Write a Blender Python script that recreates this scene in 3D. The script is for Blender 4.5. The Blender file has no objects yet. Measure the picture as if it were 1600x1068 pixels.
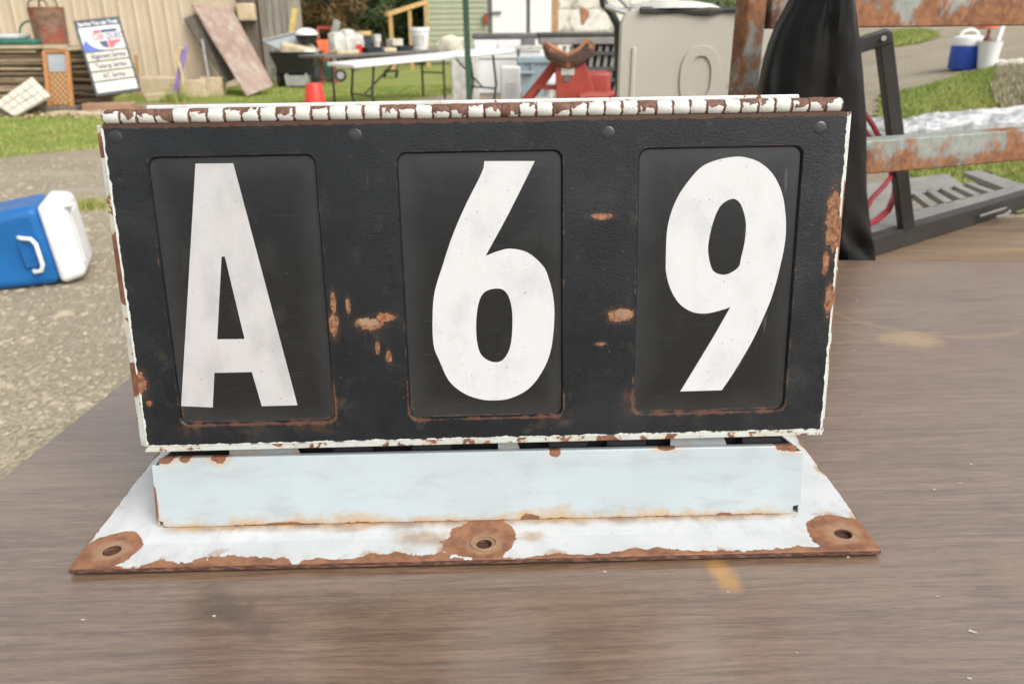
import bpy, math, random
import numpy as np
from mathutils import Vector, Matrix, noise as mnoise
from mathutils.geometry import tessellate_polygon

random.seed(7)
rng = np.random.default_rng(7)
SC = bpy.context.scene
COL = SC.collection
PI = math.pi

# ------------------------------------------------------------------ camera
EYE = 1.24
PITCH, ROLL = 0.3786, -0.0085
cp, sp = math.cos(PITCH), math.sin(PITCH)
_f = Vector((0, cp, -sp)); _r0 = Vector((1, 0, 0)); _u0 = Vector((0, sp, cp))
_r = math.cos(ROLL) * _r0 + math.sin(ROLL) * _u0
_u = -math.sin(ROLL) * _r0 + math.cos(ROLL) * _u0
cam_d = bpy.data.cameras.new('camera')
cam = bpy.data.objects.new('camera', cam_d); COL.objects.link(cam)
M = Matrix((( _r.x, _u.x, -_f.x, 0), (_r.y, _u.y, -_f.y, 0), (_r.z, _u.z, -_f.z, EYE), (0, 0, 0, 1)))
cam.matrix_world = M
cam_d.sensor_width = 36.0
cam_d.lens = 1244.0 / 1600.0 * 36.0
cam_d.clip_start = 0.02
cam_d.clip_end = 2000
cam_d.dof.use_dof = True
cam_d.dof.focus_distance = 0.80
cam_d.dof.aperture_fstop = 8.5
SC.camera = cam

# ------------------------------------------------------------------ sky, sun, exposure
SUN_EL, SUN_AZ = math.radians(46), math.radians(135)      # azimuth measured clockwise from +Y
w = bpy.data.worlds.new('World'); SC.world = w; w.use_nodes = True
nt = w.node_tree; nt.nodes.clear()
sky = nt.nodes.new('ShaderNodeTexSky'); sky.sky_type = 'NISHITA'; sky.sun_disc = False
sky.sun_elevation = SUN_EL; sky.sun_rotation = SUN_AZ
sky.air_density = 1.0; sky.dust_density = 4.0; sky.ozone_density = 1.0
hsv = nt.nodes.new('ShaderNodeHueSaturation'); hsv.inputs['Saturation'].default_value = 0.12
bg = nt.nodes.new('ShaderNodeBackground'); bg.inputs['Strength'].default_value = 0.15
out = nt.nodes.new('ShaderNodeOutputWorld')
nt.links.new(sky.outputs[0], hsv.inputs['Color']); nt.links.new(hsv.outputs[0], bg.inputs['Color'])
nt.links.new(bg.outputs[0], out.inputs[0])
sd = bpy.data.lights.new('sun', 'SUN'); sd.energy = 1.05; sd.angle = math.radians(40); sd.color = (1, .96, .9)
sun = bpy.data.objects.new('sun', sd); COL.objects.link(sun)
_d = Vector((math.sin(SUN_AZ) * math.cos(SUN_EL), math.cos(SUN_AZ) * math.cos(SUN_EL), math.sin(SUN_EL)))
sun.rotation_euler = _d.to_track_quat('Z', 'Y').to_euler()
sun.location = _d * 50
SC.view_settings.view_transform = 'Standard'
SC.view_settings.look = 'None'
SC.view_settings.gamma = 1.0
SC.view_settings.use_curve_mapping = False
SC.view_settings.exposure = 0.68
SC.render.engine = 'CYCLES'

# ------------------------------------------------------------------ helpers: where a thing stands
def ray(px, py):
    return _r * ((px - 800) / 1244.0) - _u * ((py - 534) / 1244.0) + _f
def at(px, py, Y):                       # point at distance Y in front of the camera
    v = ray(px, py); q = v * (Y / v.y); return Vector((q.x, q.y, q.z + EYE))
def on(px, py, z=0.0):                   # point on a level surface
    v = ray(px, py); q = v * ((z - EYE) / v.z); return Vector((q.x, q.y, z))
def terrain(x, y):
    s = max(0.0, .22 * (x - 1.9)) * min(1.0, max(0.0, (y - 1.5) / 2.0))
    return s / (1 + (s / 1.3) ** 3) ** (1 / 3)
def on_ground(px, py):
    v = ray(px, py); t = .5
    while t < 150:
        q = v * t
        if q.z + EYE <= terrain(q.x, q.y): break
        t += .02
    return Vector((q.x, q.y, terrain(q.x, q.y)))

# ------------------------------------------------------------------ helpers: mesh building
class MB:
    def __init__(s): s.v = []; s.f = []
    def add(s, vs, fs):
        o = len(s.v); s.v += [tuple(p) for p in vs]; s.f += [tuple(i + o for i in f) for f in fs]; return s
    def hexa(s, p):                       # 8 corners: bottom ring 0-3, top ring 4-7
        return s.add(p, [(3, 2, 1, 0), (4, 5, 6, 7), (0, 1, 5, 4), (1, 2, 6, 5), (2, 3, 7, 6), (3, 0, 4, 7)])
    def box(s, c, d, m=None):
        x, y, z = d[0] / 2, d[1] / 2, d[2] / 2
        p = [Vector(q) for q in ((-x, -y, -z), (x, -y, -z), (x, y, -z), (-x, y, -z), (-x, -y, z), (x, -y, z), (x, y, z), (-x, y, z))]
        if m is not None: p = [m @ q for q in p]
        return s.hexa([q + Vector(c) for q in p])
    def bar(s, a, b, wd, th, up=(0, 0, 1)):   # square bar from a to b
        a, b = Vector(a), Vector(b); d = (b - a).normalized(); up = Vector(up)
        if abs(d.dot(up)) > .95: up = Vector((0, 1, 0))
        x = d.cross(up).normalized(); y = x.cross(d)
        x *= wd / 2; y *= th / 2
        return s.hexa([a - x - y, a + x - y, a + x + y, a - x + y, b - x - y, b + x - y, b + x + y, b - x + y])
    def slab(s, p, t):                    # four corners, thickness along the normal
        p = [Vector(q) for q in p]; n = (p[1] - p[0]).cross(p[3] - p[0]).normalized() * t
        return s.hexa([q - n for q in p] + p)
    def tube(s, pts, r, n=8, closed=False):
        pts = [Vector(p) for p in pts]; k = len(pts); rr = r if isinstance(r, (list, tuple)) else [r] * k
        o = len(s.v); prev = None
        for i, p in enumerate(pts):
            if closed: d = (pts[(i + 1) % k] - pts[i - 1]).normalized()
            else: d = (pts[min(i + 1, k - 1)] - pts[max(i - 1, 0)]).normalized()
            if prev is None:
                a = d.orthogonal().normalized()
            else:
                a = (prev - d * prev.dot(d)).normalized()
            prev = a; b = d.cross(a)
            for j in range(n):
                t = 2 * PI * j / n
                s.v.append(tuple(p + (a * math.cos(t) + b * math.sin(t)) * rr[i]))
        for i in range(k if closed else k - 1):
            for j in range(n):
                i2 = (i + 1) % k
                s.f.append((o + i * n + j, o + i * n + (j + 1) % n, o + i2 * n + (j + 1) % n, o + i2 * n + j))
        if not closed:
            s.f.append(tuple(o + j for j in reversed(range(n)))); s.f.append(tuple(o + (k - 1) * n + j for j in range(n)))
        return s
    def lathe(s, prof, n=24, c=(0, 0, 0), m=None, wob=None):
        o = len(s.v); c = Vector(c)
        for (r, z) in prof:
            for j in range(n):
                t = 2 * PI * j / n
                p = Vector((r * math.cos(t), r * math.sin(t), z))
                if wob: p = wob(p, t)
                if m is not None: p = m @ p
                s.v.append(tuple(p + c))
        for i in range(len(prof) - 1):
            for j in range(n):
                s.f.append((o + i * n + j, o + i * n + (j + 1) % n, o + (i + 1) * n + (j + 1) % n, o + (i + 1) * n + j))
        s.f.append(tuple(o + j for j in reversed(range(n))))
        s.f.append(tuple(o + (len(prof) - 1) * n + j for j in range(n)))
        return s
    def plate(s, outer, holes, y0, y1, wall=True):   # polygon in x,z; front y0, back y1 (y grows away)
        rings = [outer] + list(holes)
        tris = tessellate_polygon([[Vector((p[0], p[1], 0)) for p in r] for r in rings])
        flat = [p for r in rings for p in r]; n = len(flat)
        def area(t):
            a, b, c = (flat[i] for i in t); return (b[0] - a[0]) * (c[1] - a[1]) - (b[1] - a[1]) * (c[0] - a[0])
        o = len(s.v)
        s.v += [(p[0], y0, p[1]) for p in flat] + [(p[0], y1, p[1]) for p in flat]
        for t in tris:
            if abs(area(t)) < 1e-14: continue
            if area(t) < 0: t = (t[0], t[2], t[1])
            s.f.append(tuple(o + i for i in t)); s.f.append(tuple(o + n + i for i in reversed(t)))
        if wall:
            k = 0
            for r in rings:
                m = len(r); A = sum(r[i][0] * r[(i + 1) % m][1] - r[(i + 1) % m][0] * r[i][1] for i in range(m))
                for i in range(m):
                    a, b = o + k + i, o + k + (i + 1) % m
                    q = (a, a + n, b + n, b)
                    # outer ring counter-clockwise seen from the front
                    if (A < 0) != (r is not outer): q = tuple(reversed(q))
                    s.f.append(q)
                k += m
        return s
    def build(s, name, mat, parent=None, matrix=None, smooth=False, bevel=0, seg=2, **tags):
        me = bpy.data.meshes.new(name); me.from_pydata(s.v, [], s.f); me.validate(); me.update()
        if mat is not None: me.materials.append(mat)
        ob = bpy.data.objects.new(name, me); COL.objects.link(ob)
        if parent is not None: ob.parent = parent
        if matrix is not None: ob.matrix_local = matrix
        elif parent is None and tags.get('origin') is not None: pass
        if parent is None and matrix is None:            # origin at the base of the mesh
            a = np.array(s.v); c = Vector(((a[:, 0].min() + a[:, 0].max()) / 2, (a[:, 1].min() + a[:, 1].max()) / 2, a[:, 2].min()))
            if tags.pop('rebase', True) and tags.get('kind') is None:
                me.transform(Matrix.Translation(-c)); ob.location = c
        elif parent is not None and matrix is None and parent.parent is None:
            ob.matrix_local = Matrix.Identity(4)
        if smooth:
            for p in me.polygons: p.use_smooth = True
            me.set_sharp_from_angle(angle=math.radians(40))
        if bevel:
            b = ob.modifiers.new('bevel', 'BEVEL'); b.width = bevel; b.segments = seg; b.limit_method = 'ANGLE'
            b.angle_limit = math.radians(35)
            if not smooth:
                for p in me.polygons: p.use_smooth = True
                me.set_sharp_from_angle(angle=math.radians(50))
        for k, v in tags.items():
            if k in ('label', 'category', 'group', 'kind') and v: ob[k] = v
        return ob

def empty(name, loc, label, cat, group=None, rz=0):
    o = bpy.data.objects.new(name, None); COL.objects.link(o); o.location = loc; o.rotation_euler = (0, 0, rz)
    o.empty_display_size = .1
    o['label'] = label; o['category'] = cat
    if group: o['group'] = group
    return o
def W(mb, root):                     # world-coordinate verts -> root-local
    mi = Matrix.LocRotScale(root.location, root.rotation_euler, None).inverted()
    mb.v = [tuple(mi @ Vector(p)) for p in mb.v]; return mb
def share(src, parent, matrix):
    o = src.copy(); COL.objects.link(o); o.parent = parent; o.matrix_local = matrix; return o
def catmull(pts, sub=5, ang=38):
    n = len(pts); P = [Vector((p[0], p[1])) for p in pts]; corner = []
    for i in range(n):
        a = (P[i] - P[i - 1]); b = (P[(i + 1) % n] - P[i])
        corner.append(abs(a.angle_signed(b)) > math.radians(ang))
    o = []
    for i in range(n):
        p1, p2 = P[i], P[(i + 1) % n]
        p0 = P[i - 1] if not corner[i] else 2 * p1 - p2
        p3 = P[(i + 2) % n] if not corner[(i + 1) % n] else 2 * p2 - p1
        if corner[i] and corner[(i + 1) % n]: o.append(tuple(p1)); continue
        for k in range(sub):
            t = k / sub
            q = .5 * ((2 * p1) + (p2 - p0) * t + (2 * p0 - 5 * p1 + 4 * p2 - p3) * t * t + (3 * p1 - p0 - 3 * p2 + p3) * t ** 3)
            o.append(tuple(q))
    return o
def rrect(x0, x1, z0, z1, r, n=6):
    o = []
    for cx, cz, a in ((x1 - r, z1 - r, 0), (x0 + r, z1 - r, 90), (x0 + r, z0 + r, 180), (x1 - r, z0 + r, 270)):
        for k in range(n + 1):
            t = math.radians(a + 90 * k / n); o.append((cx + r * math.cos(t), cz + r * math.sin(t)))
    return o
def text_mb(txt, size, xs=1.0, shear=0.0, bold=0.0):
    cu = bpy.data.curves.new('lettering', 'FONT'); cu.body = txt; cu.size = size; cu.align_x = 'CENTER'; cu.align_y = 'CENTER'
    cu.shear = shear; cu.offset = bold; cu.extrude = .0012; cu.resolution_u = 2
    ob = bpy.data.objects.new('lettering', cu); COL.objects.link(ob)
    bpy.context.view_layer.update()
    me = bpy.data.meshes.new_from_object(ob.evaluated_get(bpy.context.evaluated_depsgraph_get()))
    mb = MB(); mb.v = [(v.co.x * xs, v.co.y, v.co.z) for v in me.vertices]; mb.f = [tuple(p.vertices) for p in me.polygons]
    bpy.data.objects.remove(ob); bpy.data.meshes.remove(me); bpy.data.curves.remove(cu)
    return mb

# ------------------------------------------------------------------ helpers: materials
class X:
    def __init__(s, n, k): s.n = n; s.k = k
    def _b(s, o, op, r=False):
        return s.n.m(op, o, s) if r else s.n.m(op, s, o)
    def __add__(s, o): return s._b(o, 'ADD')
    __radd__ = __add__
    def __sub__(s, o): return s._b(o, 'SUBTRACT')
    def __rsub__(s, o): return s._b(o, 'SUBTRACT', True)
    def __mul__(s, o): return s._b(o, 'MULTIPLY')
    __rmul__ = __mul__
    def __truediv__(s, o): return s._b(o, 'DIVIDE')
class Nodes:
    def __init__(s, name):
        s.mat = bpy.data.materials.new(name); s.mat.use_nodes = True
        s.t = s.mat.node_tree; s.b = s.t.nodes['Principled BSDF']
    def new(s, k): return s.t.nodes.new(k)
    def put(s, sock, v):
        if isinstance(v, X): s.t.links.new(v.k, sock)
        elif isinstance(v, (tuple, list)) and len(v) == 3 and sock.type == 'RGBA': sock.default_value = (*v, 1)
        else: sock.default_value = v
    def m(s, op, a, b=None, c=None):
        n = s.new('ShaderNodeMath'); n.operation = op
        s.put(n.inputs[0], a)
        if b is not None: s.put(n.inputs[1], b)
        if c is not None: s.put(n.inputs[2], c)
        return X(s, n.outputs[0])
    def coord(s, kind='Object'):
        return X(s, s.new('ShaderNodeTexCoord').outputs[kind])
    def sep(s, v):
        n = s.new('ShaderNodeSeparateXYZ'); s.put(n.inputs[0], v); return [X(s, o) for o in n.outputs]
    def comb(s, x, y, z):
        n = s.new('ShaderNodeCombineXYZ')
        for i, q in enumerate((x, y, z)): s.put(n.inputs[i], q)
        return X(s, n.outputs[0])
    def scale(s, v, k):
        n = s.new('ShaderNodeVectorMath'); n.operation = 'MULTIPLY'; s.put(n.inputs[0], v); n.inputs[1].default_value = k
        return X(s, n.outputs[0])
    def vadd(s, a, b):
        n = s.new('ShaderNodeVectorMath'); n.operation = 'ADD'; s.put(n.inputs[0], a); s.put(n.inputs[1], b)
        return X(s, n.outputs[0])
    def noise(s, v, sc, det=3, ro=.55, dist=0):
        n = s.new('ShaderNodeTexNoise'); s.put(n.inputs['Vector'], v); n.inputs['Scale'].default_value = sc
        n.inputs['Detail'].default_value = det; n.inputs['Roughness'].default_value = ro; n.inputs['Distortion'].default_value = dist
        return X(s, n.outputs[0])
    def voro(s, v, sc, feat='F1', out='Distance'):
        n = s.new('ShaderNodeTexVoronoi'); n.feature = feat; s.put(n.inputs['Vector'], v); n.inputs['Scale'].default_value = sc
        return X(s, n.outputs[out])
    def step(s, v, a, b):
        n = s.new('ShaderNodeMapRange'); n.interpolation_type = 'SMOOTHSTEP'; s.put(n.inputs[0], v)
        n.inputs[1].default_value = a; n.inputs[2].default_value = b; return X(s, n.outputs[0])
    def mix(s, f, a, b):
        n = s.new('ShaderNodeMix'); n.data_type = 'RGBA'; s.put(n.inputs[0], f); s.put(n.inputs[6], a); s.put(n.inputs[7], b)
        return X(s, n.outputs[2])
    def mixf(s, f, a, b): return a + (b - a) * f if isinstance(a, X) else (f * (b - a)) + a
    def bump(s, h, st, d=.01):
        n = s.new('ShaderNodeBump'); n.inputs['Strength'].default_value = st; n.inputs['Distance'].default_value = d
        s.put(n.inputs['Height'], h); s.t.links.new(n.outputs[0], s.b.inputs['Normal'])
    def rnd(s): return X(s, s.new('ShaderNodeObjectInfo').outputs['Random'])
    def ell(s, u, v, cx, cy, rx, ry):
        a = (u - cx) / rx; b = (v - cy) / ry
        return s.m('SQRT', a * a + b * b)
    def mx(s, *a):
        r = a[0]
        for q in a[1:]: r = s.m('MAXIMUM', r, q)
        return r
    def mn(s, *a):
        r = a[0]
        for q in a[1:]: r = s.m('MINIMUM', r, q)
        return r
    def done(s, col, rough=.5, metal=0.0, spec=None):
        s.put(s.b.inputs['Base Color'], col); s.put(s.b.inputs['Roughness'], rough); s.put(s.b.inputs['Metallic'], metal)
        if spec is not None: s.b.inputs['Specular IOR Level'].default_value = spec
        return s.mat
RUST1, RUST2, RUST3 = (.20, .080, .036), (.085, .034, .019), (.34, .15, .055)
def gm(name, c, rough=.6, var=.18, sc=6, metal=0, bump=.1, bsc=40, dirt=None, stretch=(1, 1, 1), rand=0, spec=None):
    n = Nodes(name); v = n.coord()
    if rand: v = n.vadd(v, n.comb(n.rnd() * 37.0, n.rnd() * 91.0, n.rnd() * 53.0))
    v = n.scale(v, stretch)
    a = n.noise(v, sc, 4)
    col = n.mix(n.step(a, .3, .7), tuple(q * (1 - var) for q in c), tuple(min(1, q * (1 + var)) for q in c))
    if rand:
        r = n.rnd(); col = n.mix(r * rand, col, tuple(q * .45 for q in c))
    rg = rough
    if dirt:
        dc, dsc, lo, hi = dirt
        k = n.step(n.noise(v, dsc, 5, .65), lo, hi); col = n.mix(k, col, dc); rg = n.mixf(k, rough, min(1, rough + .25))
    if bump: n.bump(n.noise(v, bsc, 3), bump, .01)
    return n.done(col, rg, metal, spec)

MAT = {}
# --- the number sign
def enamel_base():
    n = Nodes('white_enamel_base'); v = n.coord(); x, y, z = n.sep(v)
    big = n.noise(v, 24, 4, .6, .4); fine = n.noise(v, 160, 3); med = n.noise(v, 60, 4, .65)
    vb = n.noise(v, 10, 3, .55, .4); j = (big - .5) * .035 + (vb - .5) * .05 + (fine - .5) * .006 + (med - .5) * .014
    front = (y * -1.0) + .0062 + j * .85
    hl = .031 - n.ell(x, y, -.3584, .0275, 1, .95) + j * .55
    hm = .036 - n.ell(x, y, .004, .030, 1.0, 1.0) + j * .75
    hr = .036 - n.ell(x, y, .3607, .0265, 1, .85) + j * .55
    cl = .026 - n.ell(x, y, -.387, .0, 1, 1.05) + j * .4
    cr = .030 - n.ell(x, y, .387, .004, 1, .9) + j * .4
    es = n.m('ABSOLUTE', x) - .3855 + j * .25
    f = n.mx(front, hl, hm, hr, cl, cr, es)
    rust = n.mx(n.step(f, -.0006, .0006), n.step(z * -1.0, -.0052, -.0048))
    foot = n.step(.011 - n.m('ABSOLUTE', y - .067) + (med - .5) * .012 + (big - .5) * .02, -.009, .009) * n.step(n.m('ABSOLUTE', x) * -1.0, -.335, -.30)
    halo = n.mx(n.step(f, -.012, .0) * n.step(big, .52, .66), n.step(1 - n.ell(x, y, -.055, .036, .04, .022) + (big - .5) * 2.4, .1, 1.0) * .8, n.step(1 - n.ell(x, y, .055, .036, .025, .018) + (big - .5) * 2.2, .1, .9) * .8, n.step(1 - n.ell(x, y, -.13, .056, .06, .012) + (big - .5) * 2.2, .1, .9) * .7)
    stain = n.m('MINIMUM', n.mx(foot * .85, halo * .75), 1.0)
    c0 = n.mix(n.step(n.noise(v, 12, 5, .6), .35, .7), (.52, .53, .53), (.44, .46, .46))
    c0 = n.mix(n.step(n.noise(n.scale(v, (1, .5, 1)), 55, 5, .7), .48, .72) * .35, c0, (.33, .32, .28))
    c0 = n.mix(stain, c0, n.mix(n.step(med, .4, .6), (.36, .20, .06), (.21, .11, .05)))
    c0 = n.mix(n.step(n.noise(v, 230, 2), .74, .77), c0, (.1, .09, .08))
    rc = n.mix(n.step(med, .3, .7), (.15, .062, .032), (.27, .125, .062))
    ring = n.mn(n.ell(x, y, -.3584, .0275, 1, 1), n.ell(x, y, .004, .024, 1, 1), n.ell(x, y, .3607, .0275, 1, 1))
    rc = n.mix(n.step(ring * -1.0 + (med - .5) * .012, -.021, -.012) * .6, rc, (.30, .20, .12))
    rc = n.mix(n.step(z * -1.0, -.0055, -.0045), rc, n.mix(n.step(n.noise(n.scale(v, (1, 1, 4)), 90, 4), .45, .6), (.06, .028, .02), (.16, .075, .045)))
    n.bump(n.mixf(rust, fine * .05 + 1.0, fine), .25, .0015)
    return n.done(n.mix(rust, c0, rc), n.mixf(rust, .3, .8))
MAT['base'] = enamel_base()
def enamel(name, c, rustlist, edge=None, amt=.0):
    n = Nodes(name); v = n.coord(); x, y, z = n.sep(v)
    med = n.noise(v, 70, 4, .65); big = n.noise(v, 20, 4, .6)
    f = None
    for (cx, cz, rx, rz) in rustlist:
        q = 1 - n.ell(x, z, cx, cz, rx, rz) + (med - .5) * 1.6
        f = q if f is None else n.mx(f, q)
    if edge is not None: 
        e = (edge - z + (med - .5) * .010 + (big - .5) * .012) / .004
        f = e if f is None else n.mx(f, e)
    if amt:
        e = (n.noise(v, 45, 5, .65, .5) - (1 - amt)) * 12
        f = e if f is None else n.mx(f, e)
    rust = n.step(f, -.05, .12); halo = n.step(f, -1.3, .2) * n.step(big, .35, .65)
    c0 = n.mix(n.step(n.noise(v, 9, 5, .6), .35, .7), c, tuple(q * .93 for q in c))
    c0 = n.mix(halo * .6, c0, (.52, .30, .10))
    c0 = n.mix(n.step(n.noise(n.scale(v, (1, 1, .6)), 105, 2) + (big - .5) * .25, .765, .785), c0, (.12, .11, .1))
    c0 = n.mix(n.step(n.noise(n.scale(v, (.6, 1, 2)), 22, 5, .65), .46, .74) * .5, c0, (.29, .30, .29))
    c0 = n.mix(n.step(n.noise(n.scale(v, (1, 1, 7)), 40, 3), .66, .72) * .3 * n.step(big, .45, .6), c0, (.30, .31, .31))
    if edge is not None: c0 = n.mix(n.step(z * -1.0 + (med - .5) * .02 + (big - .5) * .045, -.012, .0) * .55, c0, (.42, .26, .10))
    rc = n.mix(n.step(med, .3, .7), (.12, .05, .028), (.24, .10, .05))
    n.bump(n.mixf(rust, 1.0 + med * .02, med), .2, .001)
    return n.done(n.mix(rust, c0, rc), n.mixf(rust, .24, .8))
MAT['tray'] = enamel('white_enamel_tray', (.42, .475, .495), [(-.315, .073, .010, .006), (-.296, .073, .006, .005), (-.262, .072, .008, .005), (.075, .072, .006, .006), (.19, .074, .01, .004), (.315, .073, .014, .006), (-.329, .026, .0022, .02), (-.20, -.001, .04, .004), (.05, .001, .010, .005), (.25, -.001, .01, .004)], edge=.0005)
MAT['shell'] = enamel('white_enamel_shell', (.60, .61, .60), [(.1, .31, .03, .01)], amt=.36)
MAT['trim'] = enamel('chipped_enamel_trim', (.54, .57, .53), [(-.34, .07, .02, .02), (-.34, .18, .02, .03), (.335, .2, .02, .035), (.335, .13, .02, .03)], amt=.47)
def hinge_mat():
    n = Nodes('chipped_enamel_hinge'); v = n.coord('Object'); r = n.rnd()
    x, y, z = n.sep(v)
    vv = n.vadd(v, n.comb(r * 7.3, r * 3.1, r * 5.7))
    a = n.noise(vv, 62, 3, .55, .5)
    k = n.step(a + (z * 34.0) + (r - .5) * .46, .655, .672)
    ends = n.step(n.m('ABSOLUTE', x) + (n.noise(vv, 260, 2) - .5) * .005, .0061, .0068)
    k = n.mx(k, ends)
    c0 = n.mix(n.noise(vv, 200, 3), (.60, .60, .555), (.50, .50, .46))
    c0 = n.mix(n.step(n.noise(vv, 420, 2), .68, .7), c0, (.15, .12, .1))
    rc = n.mix(n.step(n.noise(vv, 260, 3), .35, .7), (.09, .042, .028), (.185, .085, .05))
    n.bump(a, .15, .001)
    return n.done(n.mix(k, c0, rc), n.mixf(k, .32, .7))
MAT['hinge'] = hinge_mat()
WIN = ((-.2252, 'A'), (-.0003, '6'), (.2213, '9'))
WZ0, WZ1, WHW = .0212, .2792, .0762
def win_dist(n, x, z):                   # signed distance outside the window rectangles
    d = None
    for cx, _ in WIN:
        a = n.m('ABSOLUTE', x - cx) - (WHW - .0085); b = n.m('ABSOLUTE', z - (WZ0 + WZ1) / 2) - ((WZ1 - WZ0) / 2 - .0085)
        a0 = n.m('MAXIMUM', a, 0.0); b0 = n.m('MAXIMUM', b, 0.0)
        q = n.m('SQRT', a0 * a0 + b0 * b0) - .0085 + n.m('MINIMUM', n.mx(a, b), 0.0); d = q if d is None else n.mn(d, q)
    return d
def face_mat():
    n = Nodes('black_painted_steel'); v = n.coord(); x, y, z = n.sep(v)
    med = n.noise(v, 85, 4, .65); fine = n.noise(v, 700, 2, .5); big = n.noise(v, 16, 4, .6)
    spots = [(-.1084, .1206, .012, .006), (-.0945, .1262, .009, .004), (-.1429, .1402, .0028, .011), (-.1439, .1189, .0042, .012), (-.1291, .1386, .0022, .0075),
             (-.1037, .097, .0022, .006), (-.0931, .0871, .003, .006), (.1315, .1233, .012, .0065), (.1136, .218, .010, .0028),
             (.3295, .212, .006, .028), (.3340, .1992, .007, .02), (.3264, .1708, .0032, .011), (.3330, .1345, .0045, .016), (-.3340, .0671, .005, .012), (-.329, .045, .003, .003), (.112, .095, .005, .002)]
    f = None
    run = n.step(n.noise(n.comb(x * 1.0, 0.0, z * .06), 230, 2), .56, .68)
    for s in spots:
        q = 1 - n.ell(x, z, *s) + (med - .5) * 2.2; f = q if f is None else n.mx(f, q)
    d = win_dist(n, x, z)
    # rust creeping along the lower rims of the windows and the upper edge of the panel
    low = n.step(z * -1.0, -.10, -.02)
    rim = (.0016 - n.m('ABSOLUTE', d - .0003)) / .002 + (med - .5) * 4.0 - .75 + low * .9 + (big - .5) * 3.0
    smear = n.step(n.m('ABSOLUTE', d - .005) * -1.0, -.011, -.001) * low * n.step(big + (med - .5) * .5, .5, .7)
    top = (z - .3035) / .002 + (med - .5) * 3.0
    bot = (.0025 - z) / .002 + (med - .5) * 3.2 - .4
    k1 = n.step(f, -.05, .1); ring = n.step(f, -.9, -.1); k2 = n.mx(n.step(rim, .1, .6) * .8, n.step(top, .0, .6) * .75)
    kb = n.step(bot, .0, .4)
    edge = n.step(n.mx((x - .3335) / .002, (-.3338 - x) / .002) + (med - .5) * 3.0, .6, .9)
    c0 = n.mix(n.step(big, .3, .7), (.0055, .0068, .0085), (.011, .013, .0155))
    c0 = n.mix(n.step(n.noise(v, 11, 5, .65), .48, .72) * .6, c0, (.026, .028, .030))
    c0 = n.mix(n.step(n.noise(v, 40, 5, .7), .55, .75) * .55, c0, (.05, .046, .036))
    c0 = n.mix(n.step(n.noise(n.scale(v, (1.0, 1, .12)), 120, 2), .70, .76) * .25 * n.step(big, .4, .6), c0, (.09, .09, .085))
    c0 = n.mix(n.step(n.noise(v, 600, 1), .785, .80) * .7, c0, (.45, .44, .42))
    c0 = n.mix(smear * .6, c0, (.075, .038, .022))
    drip = None
    for s in spots[:13]:
        q = n.step(n.m('ABSOLUTE', x - s[0]) * -1.0, -s[2] * 1.1, -s[2] * .5) * n.step(z, s[1] - .035, s[1]) * n.step(z * -1.0, -s[1] - .002, -s[1])
        drip = q if drip is None else n.mx(drip, q)
    c0 = n.mix(drip * run * .5, c0, (.07, .035, .018))
    c0 = n.mix(ring * .5, c0, (.05, .028, .018))
    rc = n.mix(n.step(n.noise(v, 210, 3), .35, .65), (.12, .05, .025), (.30, .135, .065))
    tan = n.step(1 - n.ell(x, z, -.1100, .122, .010, .0045) + (med - .5) * 1.4, .0, .2)
    rc = n.mix(n.mx(tan, n.step(1 - n.ell(x, z, .133, .124, .009, .005) + (med - .5) * 1.6, .0, .2) * .7), rc, (.27, .18, .11))
    col = n.mix(n.mx(edge, kb * n.step(med, .35, .5)), c0, (.55, .56, .52))
    col = n.mix(k2, col, n.mix(med, (.045, .022, .014), (.13, .055, .028)))
    col = n.mix(k1, col, rc)
    n.bump(fine * .5 + n.noise(v, 330, 2) * .5 + med * .2 - k1 * .3, .38, .0014)
    return n.done(col, n.mixf(n.mx(k1, k2), .29, .75), 0, .40)
MAT['face'] = face_mat()
def plate_mat():
    n = Nodes('glossy_black_plate'); v = n.coord(); x, y, z = n.sep(v)
    d = win_dist(n, x, z) * -1.0
    haze = n.step(d + (n.noise(v, 15, 5, .6) - .5) * .05, .030, -.004)
    scr = n.step(n.noise(n.scale(v, (6, 1, 160)), 5, 3, .6), .60, .72)
    c0 = n.mix(n.noise(v, 30, 4), (.0075, .008, .009), (.013, .014, .015))
    c0 = n.mix(haze * .55, c0, (.036, .038, .040))
    c0 = n.mix(n.step(n.noise(n.scale(v, (1, 1, .5)), 26, 5, .65), .52, .72) * .5, c0, (.032, .033, .033))
    c0 = n.mix(n.step(n.noise(n.scale(v, (1, 1, .10)), 95, 2), .68, .72) * .4 * n.step(x, .20, .29), c0, (.12, .12, .115))
    c0 = n.mix(scr * .4, c0, (.055, .058, .06))
    c0 = n.mix(n.step(n.noise(v, 520, 1), .785, .80) * .7, c0, (.5, .48, .45))
    lowr = n.step(d + (n.noise(v, 90, 4) - .5) * .008, .0035, .0005) * n.step(z * -1.0, -.07, -.03)
    c0 = n.mix(lowr * .8, c0, (.15, .07, .035))
    n.bump(n.noise(v, 60, 3), .03, .002)
    return n.done(c0, .19, 0, .5)
MAT['plate'] = plate_mat()
def numeral_mat(name, c, dirt):
    n = Nodes(name); v = n.coord()
    a = n.noise(n.scale(v, (1, 1, .6)), 28, 5, .65); b = n.noise(v, 120, 3)
    col = n.mix(n.step(a, .42, .72) * dirt, c, tuple(q * .80 for q in c))
    col = n.mix(n.step(b, .70, .76) * .5, col, (.36, .34, .31))
    col = n.mix(n.step(n.noise(v, 420, 1), .76, .775), col, (.16, .15, .14))
    col = n.mix(n.step(n.noise(n.scale(v, (18, 1, 1.2)), 8, 3), .66, .72) * .22, col, (.45, .43, .42))
    return n.done(col, .38)
MAT['numA_dim'] = numeral_mat('white_paint_flash_falloff', (.475, .462, .458), .95)  # greyer than the figures: flash falloff put into the paint, with real smudges
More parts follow.
